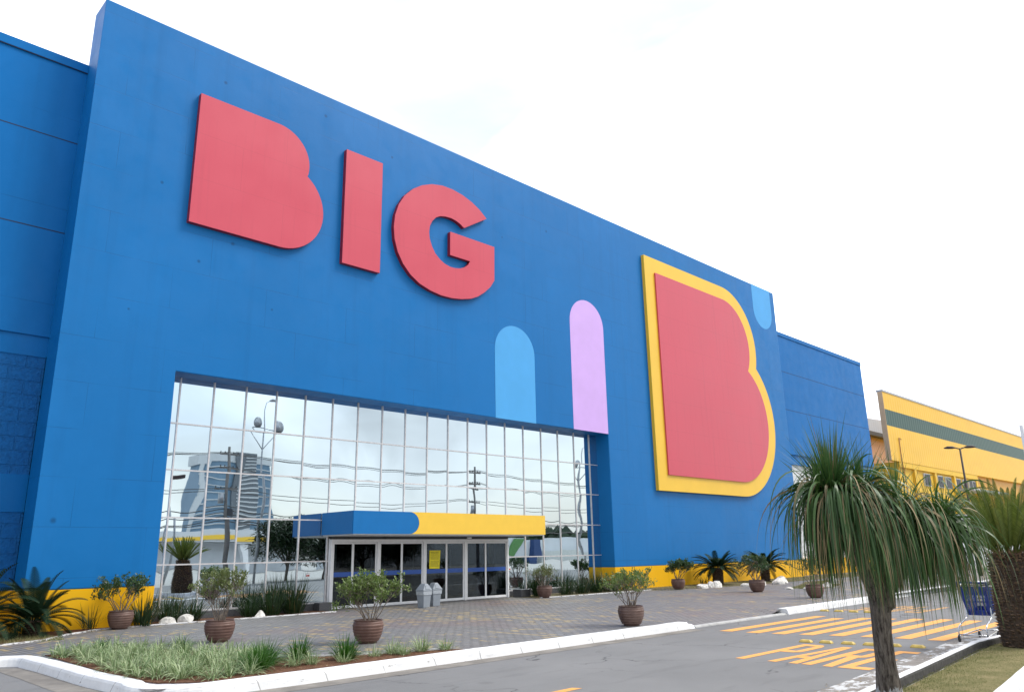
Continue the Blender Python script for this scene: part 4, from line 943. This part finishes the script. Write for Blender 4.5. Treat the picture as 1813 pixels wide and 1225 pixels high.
lit = G(); r = random.Random(808)
for i in range(900):
    if i < 380: x, y, z = r.uniform(4.5, 9.8), r.uniform(11.5, 17), .014
    elif i < 640: x, y, z = r.uniform(9, 17), r.uniform(3.3, 5.3), 0
    else: x, y, z = r.uniform(6, 30), r.uniform(11.5, 22.2), .003
    if i < 380 and not inside(x, y, bed): continue
    if 380 <= i < 640: z = SZ + .008 if y > Lk(x) + .05 else (-.112 if Mk(x) + .05 < y < Lk(x) - .16 else None)
    if z is None: continue
    a = r.uniform(0, 6.28); l = r.uniform(.015, .05); w_ = l * r.uniform(.2, .5); d = Vector((cos(a), sin(a), 0)); q = Vector((-sin(a), cos(a), 0)); b = Vector((x, y, z))
    lit.add([b, b + d * l * .5 + q * w_ + Vector((0, 0, r.uniform(0, .012))), b + d * l + Vector((0, 0, r.uniform(0, .01))), b + d * l * .5 - q * w_], [(0, 1, 2, 3)])
stuff('leaf_litter', lit, 'lf_dead', 'scattered dry leaf litter on beds, gutter and paving', 'leaf litter')

# ================================================================ PONYTAIL PALM
PT = thing('ponytail_palm', 'large ponytail palm with drooping leaf heads on a forked trunk at right', 'palm tree', (10.2, 3.97, -.14))
ox, oy, oz = 10.2, 3.97, -.14
tp = [(10.19, 4.02, -.2), (10.17, 4.01, .05), (10.10, 3.98, .35), (10.06, 3.96, .7), (10.04, 3.93, .98), (10.03, 3.92, 1.12)]
tr = [.190, .145, .113, .108, .118, .13]
g = G().tube([(x - ox, y - oy, z - oz) for x, y, z in tp], tr, 20)
g.tube([(x - ox, y - oy, z - oz) for x, y, z in [(10.07, 3.90, .96), (9.94, 3.95, 1.25), (9.72, 4.0, 1.65), (9.52, 4.02, 1.98), (9.34, 4.05, 2.26)]], [.115, .095, .078, .072, .06], 14)
g.tube([(x - ox, y - oy, z - oz) for x, y, z in [(10.06, 3.89, 1.0), (10.12, 3.84, 1.35), (10.00, 3.82, 1.7), (9.88, 3.82, 2.0), (9.76, 3.84, 2.24)]], [.125, .10, .075, .068, .06], 14)
g.tube([(x - ox, y - oy, z - oz) for x, y, z in [(10.10, 3.86, 1.15), (10.18, 3.68, 1.40), (10.30, 3.45, 1.66), (10.39, 3.30, 1.86)]], [.08, .07, .06, .055], 12)
trunk = obj('trunk', g, 'bark_lime', PT)
def palm_head(px, py, pz, n, seed, ln, up=.15, mat='lf_palm', dead=0.08, wd=.024, az=None, updir=(0, 0), nup=.12):
    r = random.Random(seed); gl = G(); gd = G()
    base = Vector((px - ox, py - oy, pz - oz))
    for i in range(n):
        a = r.uniform(0, 2 * pi); u = r.random()
        e = radians(-10 + 95 * u ** .8) ; l = r.uniform(*ln)
        off = Vector((cos(a) * .05, sin(a) * .05, r.uniform(-.06, .05)))
        if u > 1 - nup:
            e = radians(r.uniform(42, 88)); gl.blade(base + off, a, e, l * r.uniform(.36, .60), wd * .6, r.uniform(.2, .9) / l, 7, r.gauss(0, .5), bx=updir[0] * .06, by=updir[1] * .06)
        else:
            dd = (gd if r.random() < dead else gl)
            a = a if r.random() < .35 else (round(a / .7) * .7 + r.gauss(0, .14)); dd.blade(base + off, a, min(e, radians(68)) if r.random() < .6 else e, l, wd * r.choice((.5, .8, 1.1, 1.45)), r.uniform(4.5, 16.0) / l, 14, r.gauss(0, .6))
    if n > 250:
        for i in range(int(n * .14)):
            a = r.uniform(0, 2 * pi); gd.blade(base + Vector((cos(a) * .06, sin(a) * .06, -.06)), a, radians(r.uniform(-50, 5)), r.uniform(.6, 1.35) * ln[1] / 1.6, wd * r.uniform(.25, .7), r.uniform(2, 7), 12, r.gauss(0, .8), bx=r.gauss(0, .12), by=r.gauss(0, .12))
    hd = obj('leaf_head', gl, mat, PT); 
    if gd.f: obj('dry_leaves', gd, 'lf_dead', hd)
    return hd
palm_head(9.34, 4.05, 2.30, 640, 501, (.8, 1.6), dead=.12, nup=.28, wd=.024)
palm_head(9.70, 3.86, 2.26, 340, 502, (.8, 1.55), dead=.07, nup=.16, wd=.022)
palm_head(10.40, 3.27, 1.90, 480, 503, (.7, 1.4), dead=.10, nup=.10, wd=.021)
palm_head(10.06, 3.56, 1.72, 240, 504, (.45, .9), mat='lf_palm_new', dead=.04, nup=.12, wd=.026)
palm_head(9.84, 3.52, 2.30, 46, 505, (.8, 1.2), mat='lf_palm_new', dead=0, nup=.8)
palm_head(9.52, 3.94, 2.22, 260, 506, (.8, 1.6), dead=.14, nup=.12, wd=.022)
palm_head(10.50, 3.18, 1.98, 60, 507, (.7, 1.1), mat='lf_palm_new', dead=0, nup=.75)
palm_head(10.14, 3.54, 2.02, 300, 508, (.8, 1.45), dead=.08, nup=.10, wd=.021)

palm_head(9.34, 4.05, 2.34, 170, 511, (1.1, 1.75), dead=0, nup=.97, wd=.026)
palm_head(9.22, 4.18, 2.26, 60, 512, (.9, 1.4), mat='lf_palm_new', dead=0, nup=.97, wd=.024)
palm_head(9.72, 3.86, 2.30, 60, 513, (.9, 1.5), dead=0, nup=.97, wd=.024)
palm_head(10.42, 3.26, 1.96, 50, 514, (.8, 1.3), mat='lf_palm_new', dead=0, nup=.97, wd=.024)

# ================================================================ BINS, CART, LAMPS
def bin_(x, y, label, rz=0):
    t_ = thing('trash_bin', label, 'trash bin', (x, y, 0.002), rz, 'two grey bins at the doors'); a, b, h = .140, .180, .52
    def fr(w0, w1, z0, z1, g=None):
        g = g or G(); v = [(sx * w0, sy * w0, z0) for sx, sy in ((-1, -1), (1, -1), (1, 1), (-1, 1))] + [(sx * w1, sy * w1, z1) for sx, sy in ((-1, -1), (1, -1), (1, 1), (-1, 1))]
        return g.add(v, [(3, 2, 1, 0), (4, 5, 6, 7)] + [(i, (i + 1) % 4, (i + 1) % 4 + 4, i + 4) for i in range(4)])
    obj('body', fr(a, b, 0, h), 'bin', t_, bevel=.012)
    obj('liner', fr(b + .004, b + .012, h - .12, h + .004), 'bin_bag', t_, bevel=.006)
    g = fr(b + .018, b + .018, h + .006, h + .05); lid = obj('lid', g, 'bin', t_, bevel=.008)
    q = b + .012; z0 = h + .052; v = [(-q, -q, z0), (q, -q, z0), (q, q, z0), (-q, q, z0), (-.055, -.12, z0 + .19), (.055, -.12, z0 + .19), (.055, .12, z0 + .19), (-.055, .12, z0 + .19)]
    g = G().add(v, [(0, 1, 5, 4), (2, 3, 7, 6), (1, 2, 6, 5), (3, 0, 4, 7), (4, 5, 6, 7)]); obj('swing_hood', g, 'bin', t_, bevel=.012)
    g = G().add([(-.10, -.196, z0 + .02), (.10, -.196, z0 + .02), (.065, -.150, z0 + .155), (-.065, -.150, z0 + .155)], [(0, 1, 2, 3)]); obj('flap', g, 'bin', t_)
    return t_
bin_(16.72, 21.45, 'grey plastic swing top bin, front left one of the pair', radians(4)); bin_(17.44, 21.80, 'grey plastic swing top bin, right one standing slightly behind', radians(-3))

CT = thing('shopping_cart', 'blue plastic shopping cart with chrome frame beside the scaly palm trunk', 'shopping cart', (17.52, 5.16, -.133), radians(1))
# local: +x = front of the cart (away from the handle)
def lerp(a, b, t): return tuple(a[i] + (b[i] - a[i]) * t for i in range(3))
rim = [(.22, -.26, 1.02), (1.12, -.22, .98), (1.12, .22, .98), (.22, .26, 1.02)]; bot = [(.42, -.20, .46), (1.02, -.16, .52), (1.02, .16, .52), (.42, .20, .46)]
g = G()
for i in range(4):
    a, b, c, d = rim[i], rim[(i + 1) % 4], bot[(i + 1) % 4], bot[i]
    if i != 3:
        n = 16
        for k in range(n + 1): g.tube([lerp(a, b, k / n), lerp(d, c, k / n)], .006, 4)
        for k in range(1, 6): g.tube([lerp(a, d, k / 6), lerp(b, c, k / 6)], .007, 4)
        for (t0, t1) in ((.0, .10), (.84, 1.0)):      # solid rims at top and bottom
            q0, q1, q2, q3 = lerp(a, d, t0), lerp(b, c, t0), lerp(b, c, t1), lerp(a, d, t1); g.add([q0, q1, q2, q3], [(0, 1, 2, 3)])
g.add(bot, [(0, 3, 2, 1)])
obj('basket', g, 'cart_blue', CT, loc=(.2, 0, 0))
g = G(); a, b, c, d = rim[3], rim[0], bot[0], bot[3]
for (u0, u1) in ((0, .12), (.88, 1), (.2, .26), (.34, .4), (.48, .54), (.62, .68), (.76, .82)): g.add([lerp(a, b, u0), lerp(a, b, u1), lerp(d, c, u1), lerp(d, c, u0)], [(0, 1, 2, 3)])
for (t0, t1) in ((0, .3), (.85, 1), (.5, .55)): g.add([lerp(a, d, t0), lerp(b, c, t0), lerp(b, c, t1), lerp(a, d, t1)], [(0, 1, 2, 3)])
for s in (-1, 1): g.tube([(.22, s * .265, 1.02), (.18, s * .265, 1.08), (.12, s * .26, 1.10)], .022, 8)
g.add([], []); obj('rear_gate', g, 'cart_blue', CT, loc=(.2, 0, 0))
obj('handle', G().tube([(.12, -.30, 1.10), (.12, .30, 1.10)], .02, 10), 'cart_blue', CT, loc=(.2, 0, 0))
g = G()
for s in (-1, 1):
    g.tube([(.58, s * .22, .62), (.60, s * .22, .50), (.57, s * .22, .43), (.42, s * .22, .38), (.16, s * .23, .33), (.03, s * .24, .28), (.0, s * .25, .20), (.0, s * .25, .13), (.06, s * .25, .115), (.3, s * .23, .12), (1.1, s * .18, .15)], .014, 8)
g.tube([(.05, -.25, .13), (.05, .25, .13)], .012, 8); g.tube([(1.08, -.18, .15), (1.08, .18, .15)], .012, 8)
obj('chassis', g, 'chrome', CT)
for (x, y) in ((-.02, -.25), (-.02, .25), (1.05, -.17), (1.05, .17)):
    wh = obj('wheel', G().add([(x + .062 * cos(2 * pi * k / 20), y + s * .014, .062 + .062 * sin(2 * pi * k / 20)) for s in (-1, 1) for k in range(20)], [tuple(range(20)), tuple(range(39, 19, -1))] + [(k, k + 20, (k + 1) % 20 + 20, (k + 1) % 20) for k in range(20)]), 'rubber', CT, bevel=.005)
    obj('wheel_fork', G().tube([(x, y + .02, .062), (x + .02, y + .022, .13)], .01, 6).tube([(x, y - .02, .062), (x + .02, y - .022, .13)], .01, 6), 'chrome', wh)

SL = thing('street_lamp', 'slim dark double headed street lamp in front of the yellow warehouse', 'street lamp', (50.6, 14.0, SZ))
obj('pole', G().tube([(0, 0, 0), (0, 0, 3.6), (0, 0, 7.34)], [.085, .07, .05], 10), 'lamp_dark', SL)
for s in (-1, 1):
    d = Vector((.52, -.80, 0)).normalized() * s      # arms lie across the road
    h = obj('lamp_head', G().tube([(0, 0, 7.30), tuple(d * .25 + Vector((0, 0, 7.38)))], .035, 8).tube([tuple(d * .25 + Vector((0, 0, 7.38))), tuple(d * .4 + Vector((0, 0, 7.40))), tuple(d * .65 + Vector((0, 0, 7.41))), tuple(d * .85 + Vector((0, 0, 7.38)))], [.04, .08, .085, .03], 10), 'lamp_dark', SL)
RS = thing('roadside_sign', 'white framed signboard just entering the picture at the right edge', 'sign', (70.25, 14.9, SZ))
obj('post', G().box(1.6, 1.9, -.15, .15, 0, 7.0), 'galv', RS); obj('board', G().box(-.0, 3.6, -.12, .12, 7.0, 10.8), 'white_metal', RS, bevel=.03); obj('board_face', G().box(.25, 3.35, -.13, -.1205, 7.3, 10.5), 'wh_green', RS)
# parked cars seen as small dark shapes at the far forecourt
def car(x, y, rz, label, col):
    t_ = thing('parked_car', label, 'car', (x, y, SZ + .01), rz, 'cars parked far beyond the crossing')
    mt = simple('car paint', col, .25, .05)
    prof = [(-2.1, .30), (-2.15, .62), (-1.95, .82), (-1.1, .92), (-.55, 1.38), (.75, 1.42), (1.45, 1.0), (2.05, .88), (2.15, .55), (2.1, .30)]
    b = G().prism_xz(prof, -.82, .82); obj('body', b, mt, t_, bevel=.08)
    obj('windows', G().prism_xz([(-.95, .95), (-.48, 1.31), (.70, 1.35), (1.25, 1.02)], -.828, .828), 'win_dark', t_)
    for sx in (-1.3, 1.3):
        for sy in (-.74, .74): obj('wheel', G().add([(sx + .31 * cos(2 * pi * k / 18), sy + q * .11, .31 + .31 * sin(2 * pi * k / 18)) for q in (-1, 1) for k in range(18)], [tuple(range(18)), tuple(range(35, 17, -1))] + [(k, k + 18, (k + 1) % 18 + 18, (k + 1) % 18) for k in range(18)]), 'rubber', t_)
    return t_
car(66, 21.9, 0.1, 'dark grey car parked before the white wall behind the palm leaves', (.05, .06, .07)); car(72.5, 22.2, 0.05, 'silver car parked farther along the white wall', (.35, .36, .38))

# ================================================================ ACROSS THE STREET (seen in the mirrored glass)
def floodpole(x, y, h, label):
    t_ = thing('floodlight_pole', label, 'light pole', (x, y, SZ), 0, 'floodlight poles across the street')
    k = h / 14.6
    obj('pole', G().tube([(0, 0, 0), (.05, 0, 7 * k), (0, 0, 10.9 * k), (.0, 0, 13.6 * k), (.15, .0, 14.3 * k), (.55, 0, 14.55 * k)], [.11, .09, .07, .05, .04, .03], 10), 'galv', t_)
    obj('cobra_head', G().tube([(.45, 0, 14.5 * k), (.8, 0, 14.6 * k), (1.25, 0, 14.5 * k)], [.07, .17, .06], 10), 'galv', t_)
    obj('bracket', G().tube([(-1.2, 0, 11.9 * k), (1.3, 0, 11.9 * k)], .05, 6).tube([(0, 0, 10.4 * k), (-1.25, 0, 11.9 * k)], .04, 6).tube([(0, 0, 10.4 * k), (1.3, 0, 11.9 * k)], .04, 6), 'galv', t_)
    for s in (-.75, 1.4):
        prof = [(.0, -.2), (.3, -.18), (.5, .05), (.52, .1), (.0, .12)]; g = G().lathe(prof, 20); 
        g.v = [(s + a, b_ * .0 + c, 12.35 * k + b_) if False else (s + a * cos(.5) , c * .9 + b_ * .0 + .0, 12.35 * k + b_) for a, b_, c in g.v]
        obj('floodlight', g, 'galv', t_)
    return t_
floodpole(29.4, -12, 14.6, 'tall floodlight pole with round lamps mirrored near the left of the glass'); floodpole(69.0, -12, 13.9, 'tall floodlight pole with round lamps mirrored at the right of the glass')
def upole(x, y, h, label, busy):
    t_ = thing('utility_pole', label, 'utility pole', (x, y, SZ), 0, 'utility poles across the street')
    obj('pole', G().tube([(0, 0, 0), (-.1, 0, h * .6), (-.25, 0, h)], [.17, .15, .12], 10), 'pole_conc', t_)
    g = G()
    for z, a in ((h - .7, .9), (h - 1.9, .8), (h - 3.4, 1.1)): g.box(-.2 - a, -.2 + a, -.08, .08, z, z + .13)
    obj('crossarm', g, 'pole_conc', t_)
    i_ = G()
    for z, a in ((h - .57, .85), (h - 1.77, .75), (h - 3.27, 1.0)):
        for s in (-1, -.5, .5, 1): i_.lathe([(.0, 0), (.05, .0), (.03, .06), (.06, .1), (.03, .16), (0, .2)], 8, (-.2 + a * s, 0, z))
    obj('insulator', i_, 'wire', t_)
    if busy:
        obj('transformer', G().tube([(-.62, 0, h - 4.6), (-.62, 0, h - 3.7)], .28, 14), 'galv', t_); obj('junction_box', G().box(.0, .5, -.15, .15, h - 5.6, h - 5.0), 'dark_frame', t_)
    return t_
upole(26.7, -12, 10.4, 'cluttered concrete utility pole mirrored before the glass tower', True); upole(52.6, -12, 10.3, 'leaning concrete utility pole mirrored above the entrance canopy', True)
upole(-2, -12, 10.4, 'plain utility pole across the street, left of the cluttered one', False); upole(80, -12, 10.3, 'plain utility pole far along the street', False)
# cables
px = [-2.2, 26.5, 52.4, 79.8]; cables = []
for z, yy, sag in ((9.75, -.8, .5), (9.75, .0, .7), (9.75, .8, .55), (8.55, -.7, .6), (8.5, .7, .8), (7.0, .9, .7), (6.95, -.6, .9), (5.5, 0, .5), (5.2, .12, .8), (4.9, -.1, .6), (4.6, .1, 1.0), (4.35, 0, .7)):
    g = G()
    for a, b in zip(px[:-1], px[1:]):
        pts = [(a + (b - a) * i / 16, -12 + yy * .6, z - sag * 4 * (i / 16) * (1 - i / 16)) for i in range(17)]; g.tube(pts, .022 if z > 6 else .035, 4, False)
    cables.append(g)
cab = thing('overhead_cables', 'bundle of sagging overhead cables mirrored across the whole glass wall', 'cables', (0, 0, 0))
for i, g in enumerate(cables): obj('cable', g, 'wire', cab)
for s in (22.6, 20.9):
    t_ = thing('street_lamp', 'slim lamp with flat head mirrored at the left end of the glass' if s > 22 else 'second slim flat headed lamp mirrored at the far left of the glass', 'street lamp', (s, -12, SZ))
    obj('pole', G().tube([(0, 0, 0), (0, 0, 7.6)], [.12, .07], 8), 'galv', t_); obj('lamp_head', G().box(-.15, .75, -.2, .2, 7.6, 7.85), 'lamp_dark', t_, bevel=.05)
# distant glass tower
TW = thing('glass_tower', 'tall glass office tower with white bands, mirrored in the store glass', 'building', (139, -300, 0))
def tprism(x0, x1, x0b, x1b, y0, y1, z0, z1):
    return G().add([(x0b, y0, z0), (x1b, y0, z0), (x1b, y1, z0), (x0b, y1, z0), (x0, y0, z1), (x1, y0, z1), (x1, y1, z1), (x0, y1, z1)], [(3, 2, 1, 0), (4, 5, 6, 7), (0, 1, 5, 4), (1, 2, 6, 5), (2, 3, 7, 6), (3, 0, 4, 7)])
obj('glazed_body', tprism(4, 39, -2, 42, -8, 0, 0, 44), 'tower_glass', TW)
g = G()
for i in range(11):
    z = 4 + i * 3.7; k = 1 - z / 44; g.box(4 - 6 * k - .1, 17, .02, .5, z, z + .45); g.box(30, 39.2 + 3 * k, .02, .5, z, z + .45)
obj('floor_band', g, 'tower_white', TW)
obj('crown', G().box(3, 40, -8.5, .6, 44, 48), 'tower_white', TW); obj('corner_fin', tprism(4.2, 6, -2.4, -.6, -.4, .7, 0, 44), 'tower_white', TW)
obj('centre_core', G().box(20, 30, -8, 2.0, 0, 49.5), 'tower_dark', TW)
g = G()
for i in range(26): g.box(23, 30.05, 2.01, 2.3, 3 + i * 1.75, 3.5 + i * 1.75)
obj('louvre', g, 'tower_white', TW)
# filling station canopy
FS = thing('filling_station', 'white filling station canopy with a yellow stripe, mirrored at the lower left of the glass', 'building', (36, -62, SZ))
obj('canopy_roof', G().box(0, 34, -8, 0, 4.0, 5.6), 'white_render', FS); obj('canopy_stripe', G().prism_xz([(0, 3.7), (0, 4.2), (6, 4.7), (14, 4.9), (26, 4.5), (34, 4.0), (34, 3.5), (26, 4.0), (14, 4.35), (6, 4.2)], .02, .2), 'canopy_yellow', FS)
obj('kiosk', G().box(4, 26, -7, -3, 0, 3.9), 'white_render', FS); obj('column', G().box(3, 3.6, -1, -.4, 0, 3.98).box(17, 17.6, -1, -.4, 0, 3.98).box(30, 30.6, -1, -.4, 0, 3.98), 'white_metal', FS)
WW = thing('long_warehouse', 'long pale grey warehouse with a blue pillar, mirrored right of the doors', 'building', (74, -60, SZ))
obj('wall', G().box(0, 90, -20, 0, 0, 4.5), 'white_render', WW); obj('pillar', G().box(33.5, 36.2, .0, 1.5, 0, 4.55), 'pillar_blue', WW)
obj('green_panel', G().prism_xz([(28.4, 1.6), (30.0, 4.4), (31.2, 4.4), (30.4, 3.0), (29.4, 1.6)], .01, .3), 'green_panel', WW); obj('gate', G().box(38, 52, .01, 1.6, 0, 2.3), 'interior_white', WW)
# far tree line
def tree(x, y, h, wd, label, seed, trunk=.35, leaf=.28, n=6500, mat='lf_tree', cz=.62):
    r = random.Random(seed); t_ = thing('street_tree', label, 'tree', (x, y, SZ), 0, 'dark trees across the street'); g = G().tube([(0, 0, 0), (.1, 0, h * .35), (0, .1, h * .7)], [.16 * h / 5, .12 * h / 5, .05], 8); lim = []
    for i in range(7):
        a = r.uniform(0, 2 * pi); q = wd * .38 * r.uniform(.6, 1.2); e = (q * cos(a), q * sin(a), h * r.uniform(.5, .88)); g.tube([(0, 0, h * r.uniform(.2, .4)), (e[0] * .5, e[1] * .5, e[2] * .75), e], [.07, .05, .03], 6); lim.append(e)
    obj('trunk', g, 'bark', t_); gl = G(); cl = [(Vector(e), r.uniform(.28, .42) * wd) for e in lim] + [(Vector((0, 0, h * .8)), wd * .35)]
    for i in range(n):
        c, R_ = r.choice(cl); d = Vector((r.gauss(0, 1), r.gauss(0, 1), r.gauss(0, 1))).normalized() * R_ * r.random() ** .4; p = c + d * Vector((1, 1, .8)).length / 1.7
        a = r.uniform(0, 2 * pi); gl.blade(p, a, r.uniform(-.4, 1.1), leaf * 1.3 * r.uniform(.7, 1.4), leaf * .30, .8 / leaf, 2, r.gauss(0, .6))
    obj('crown', gl, mat, t_); return t_
tree(31.4, -11.0, 4.9, 4.0, 'dense dark spiky tree mirrored left of the entrance canopy', 601, n=8000)
tree(35.2, -11.5, 4.0, 4.2, 'lower dark tree mirrored beside the entrance canopy edge', 602)
tree(39.5, -12.5, 4.1, 4.4, 'dark tree mirrored in the leftmost glass doors', 603)
tree(43.6, -13.0, 4.0, 4.2, 'dark tree mirrored in the centre glass doors', 604)
far = G(); r = random.Random(5)
for i in range(420):
    x = r.uniform(120, 330); z = 4 + r.uniform(0, 5) * (.6 + .4 * sin(x * .07)); far.add(*(lambda c, s: ([(c[0] + s * a, c[1] + s * b, c[2] + s * d) for a, b, d in ((1, 0, 0), (0, 1, 0), (-1, 0, 0), (0, -1, 0), (0, 0, 1), (0, 0, -1))], [(0, 1, 4), (1, 2, 4), (2, 3, 4), (3, 0, 4), (1, 0, 5), (2, 1, 5), (3, 2, 5), (0, 3, 5)]))((x, -150 + r.uniform(-8, 8), z), r.uniform(1.5, 3.5)))
stuff('far_tree_line', far, 'lf_tree', 'far line of dark trees beyond the pale grey warehouse', 'trees')
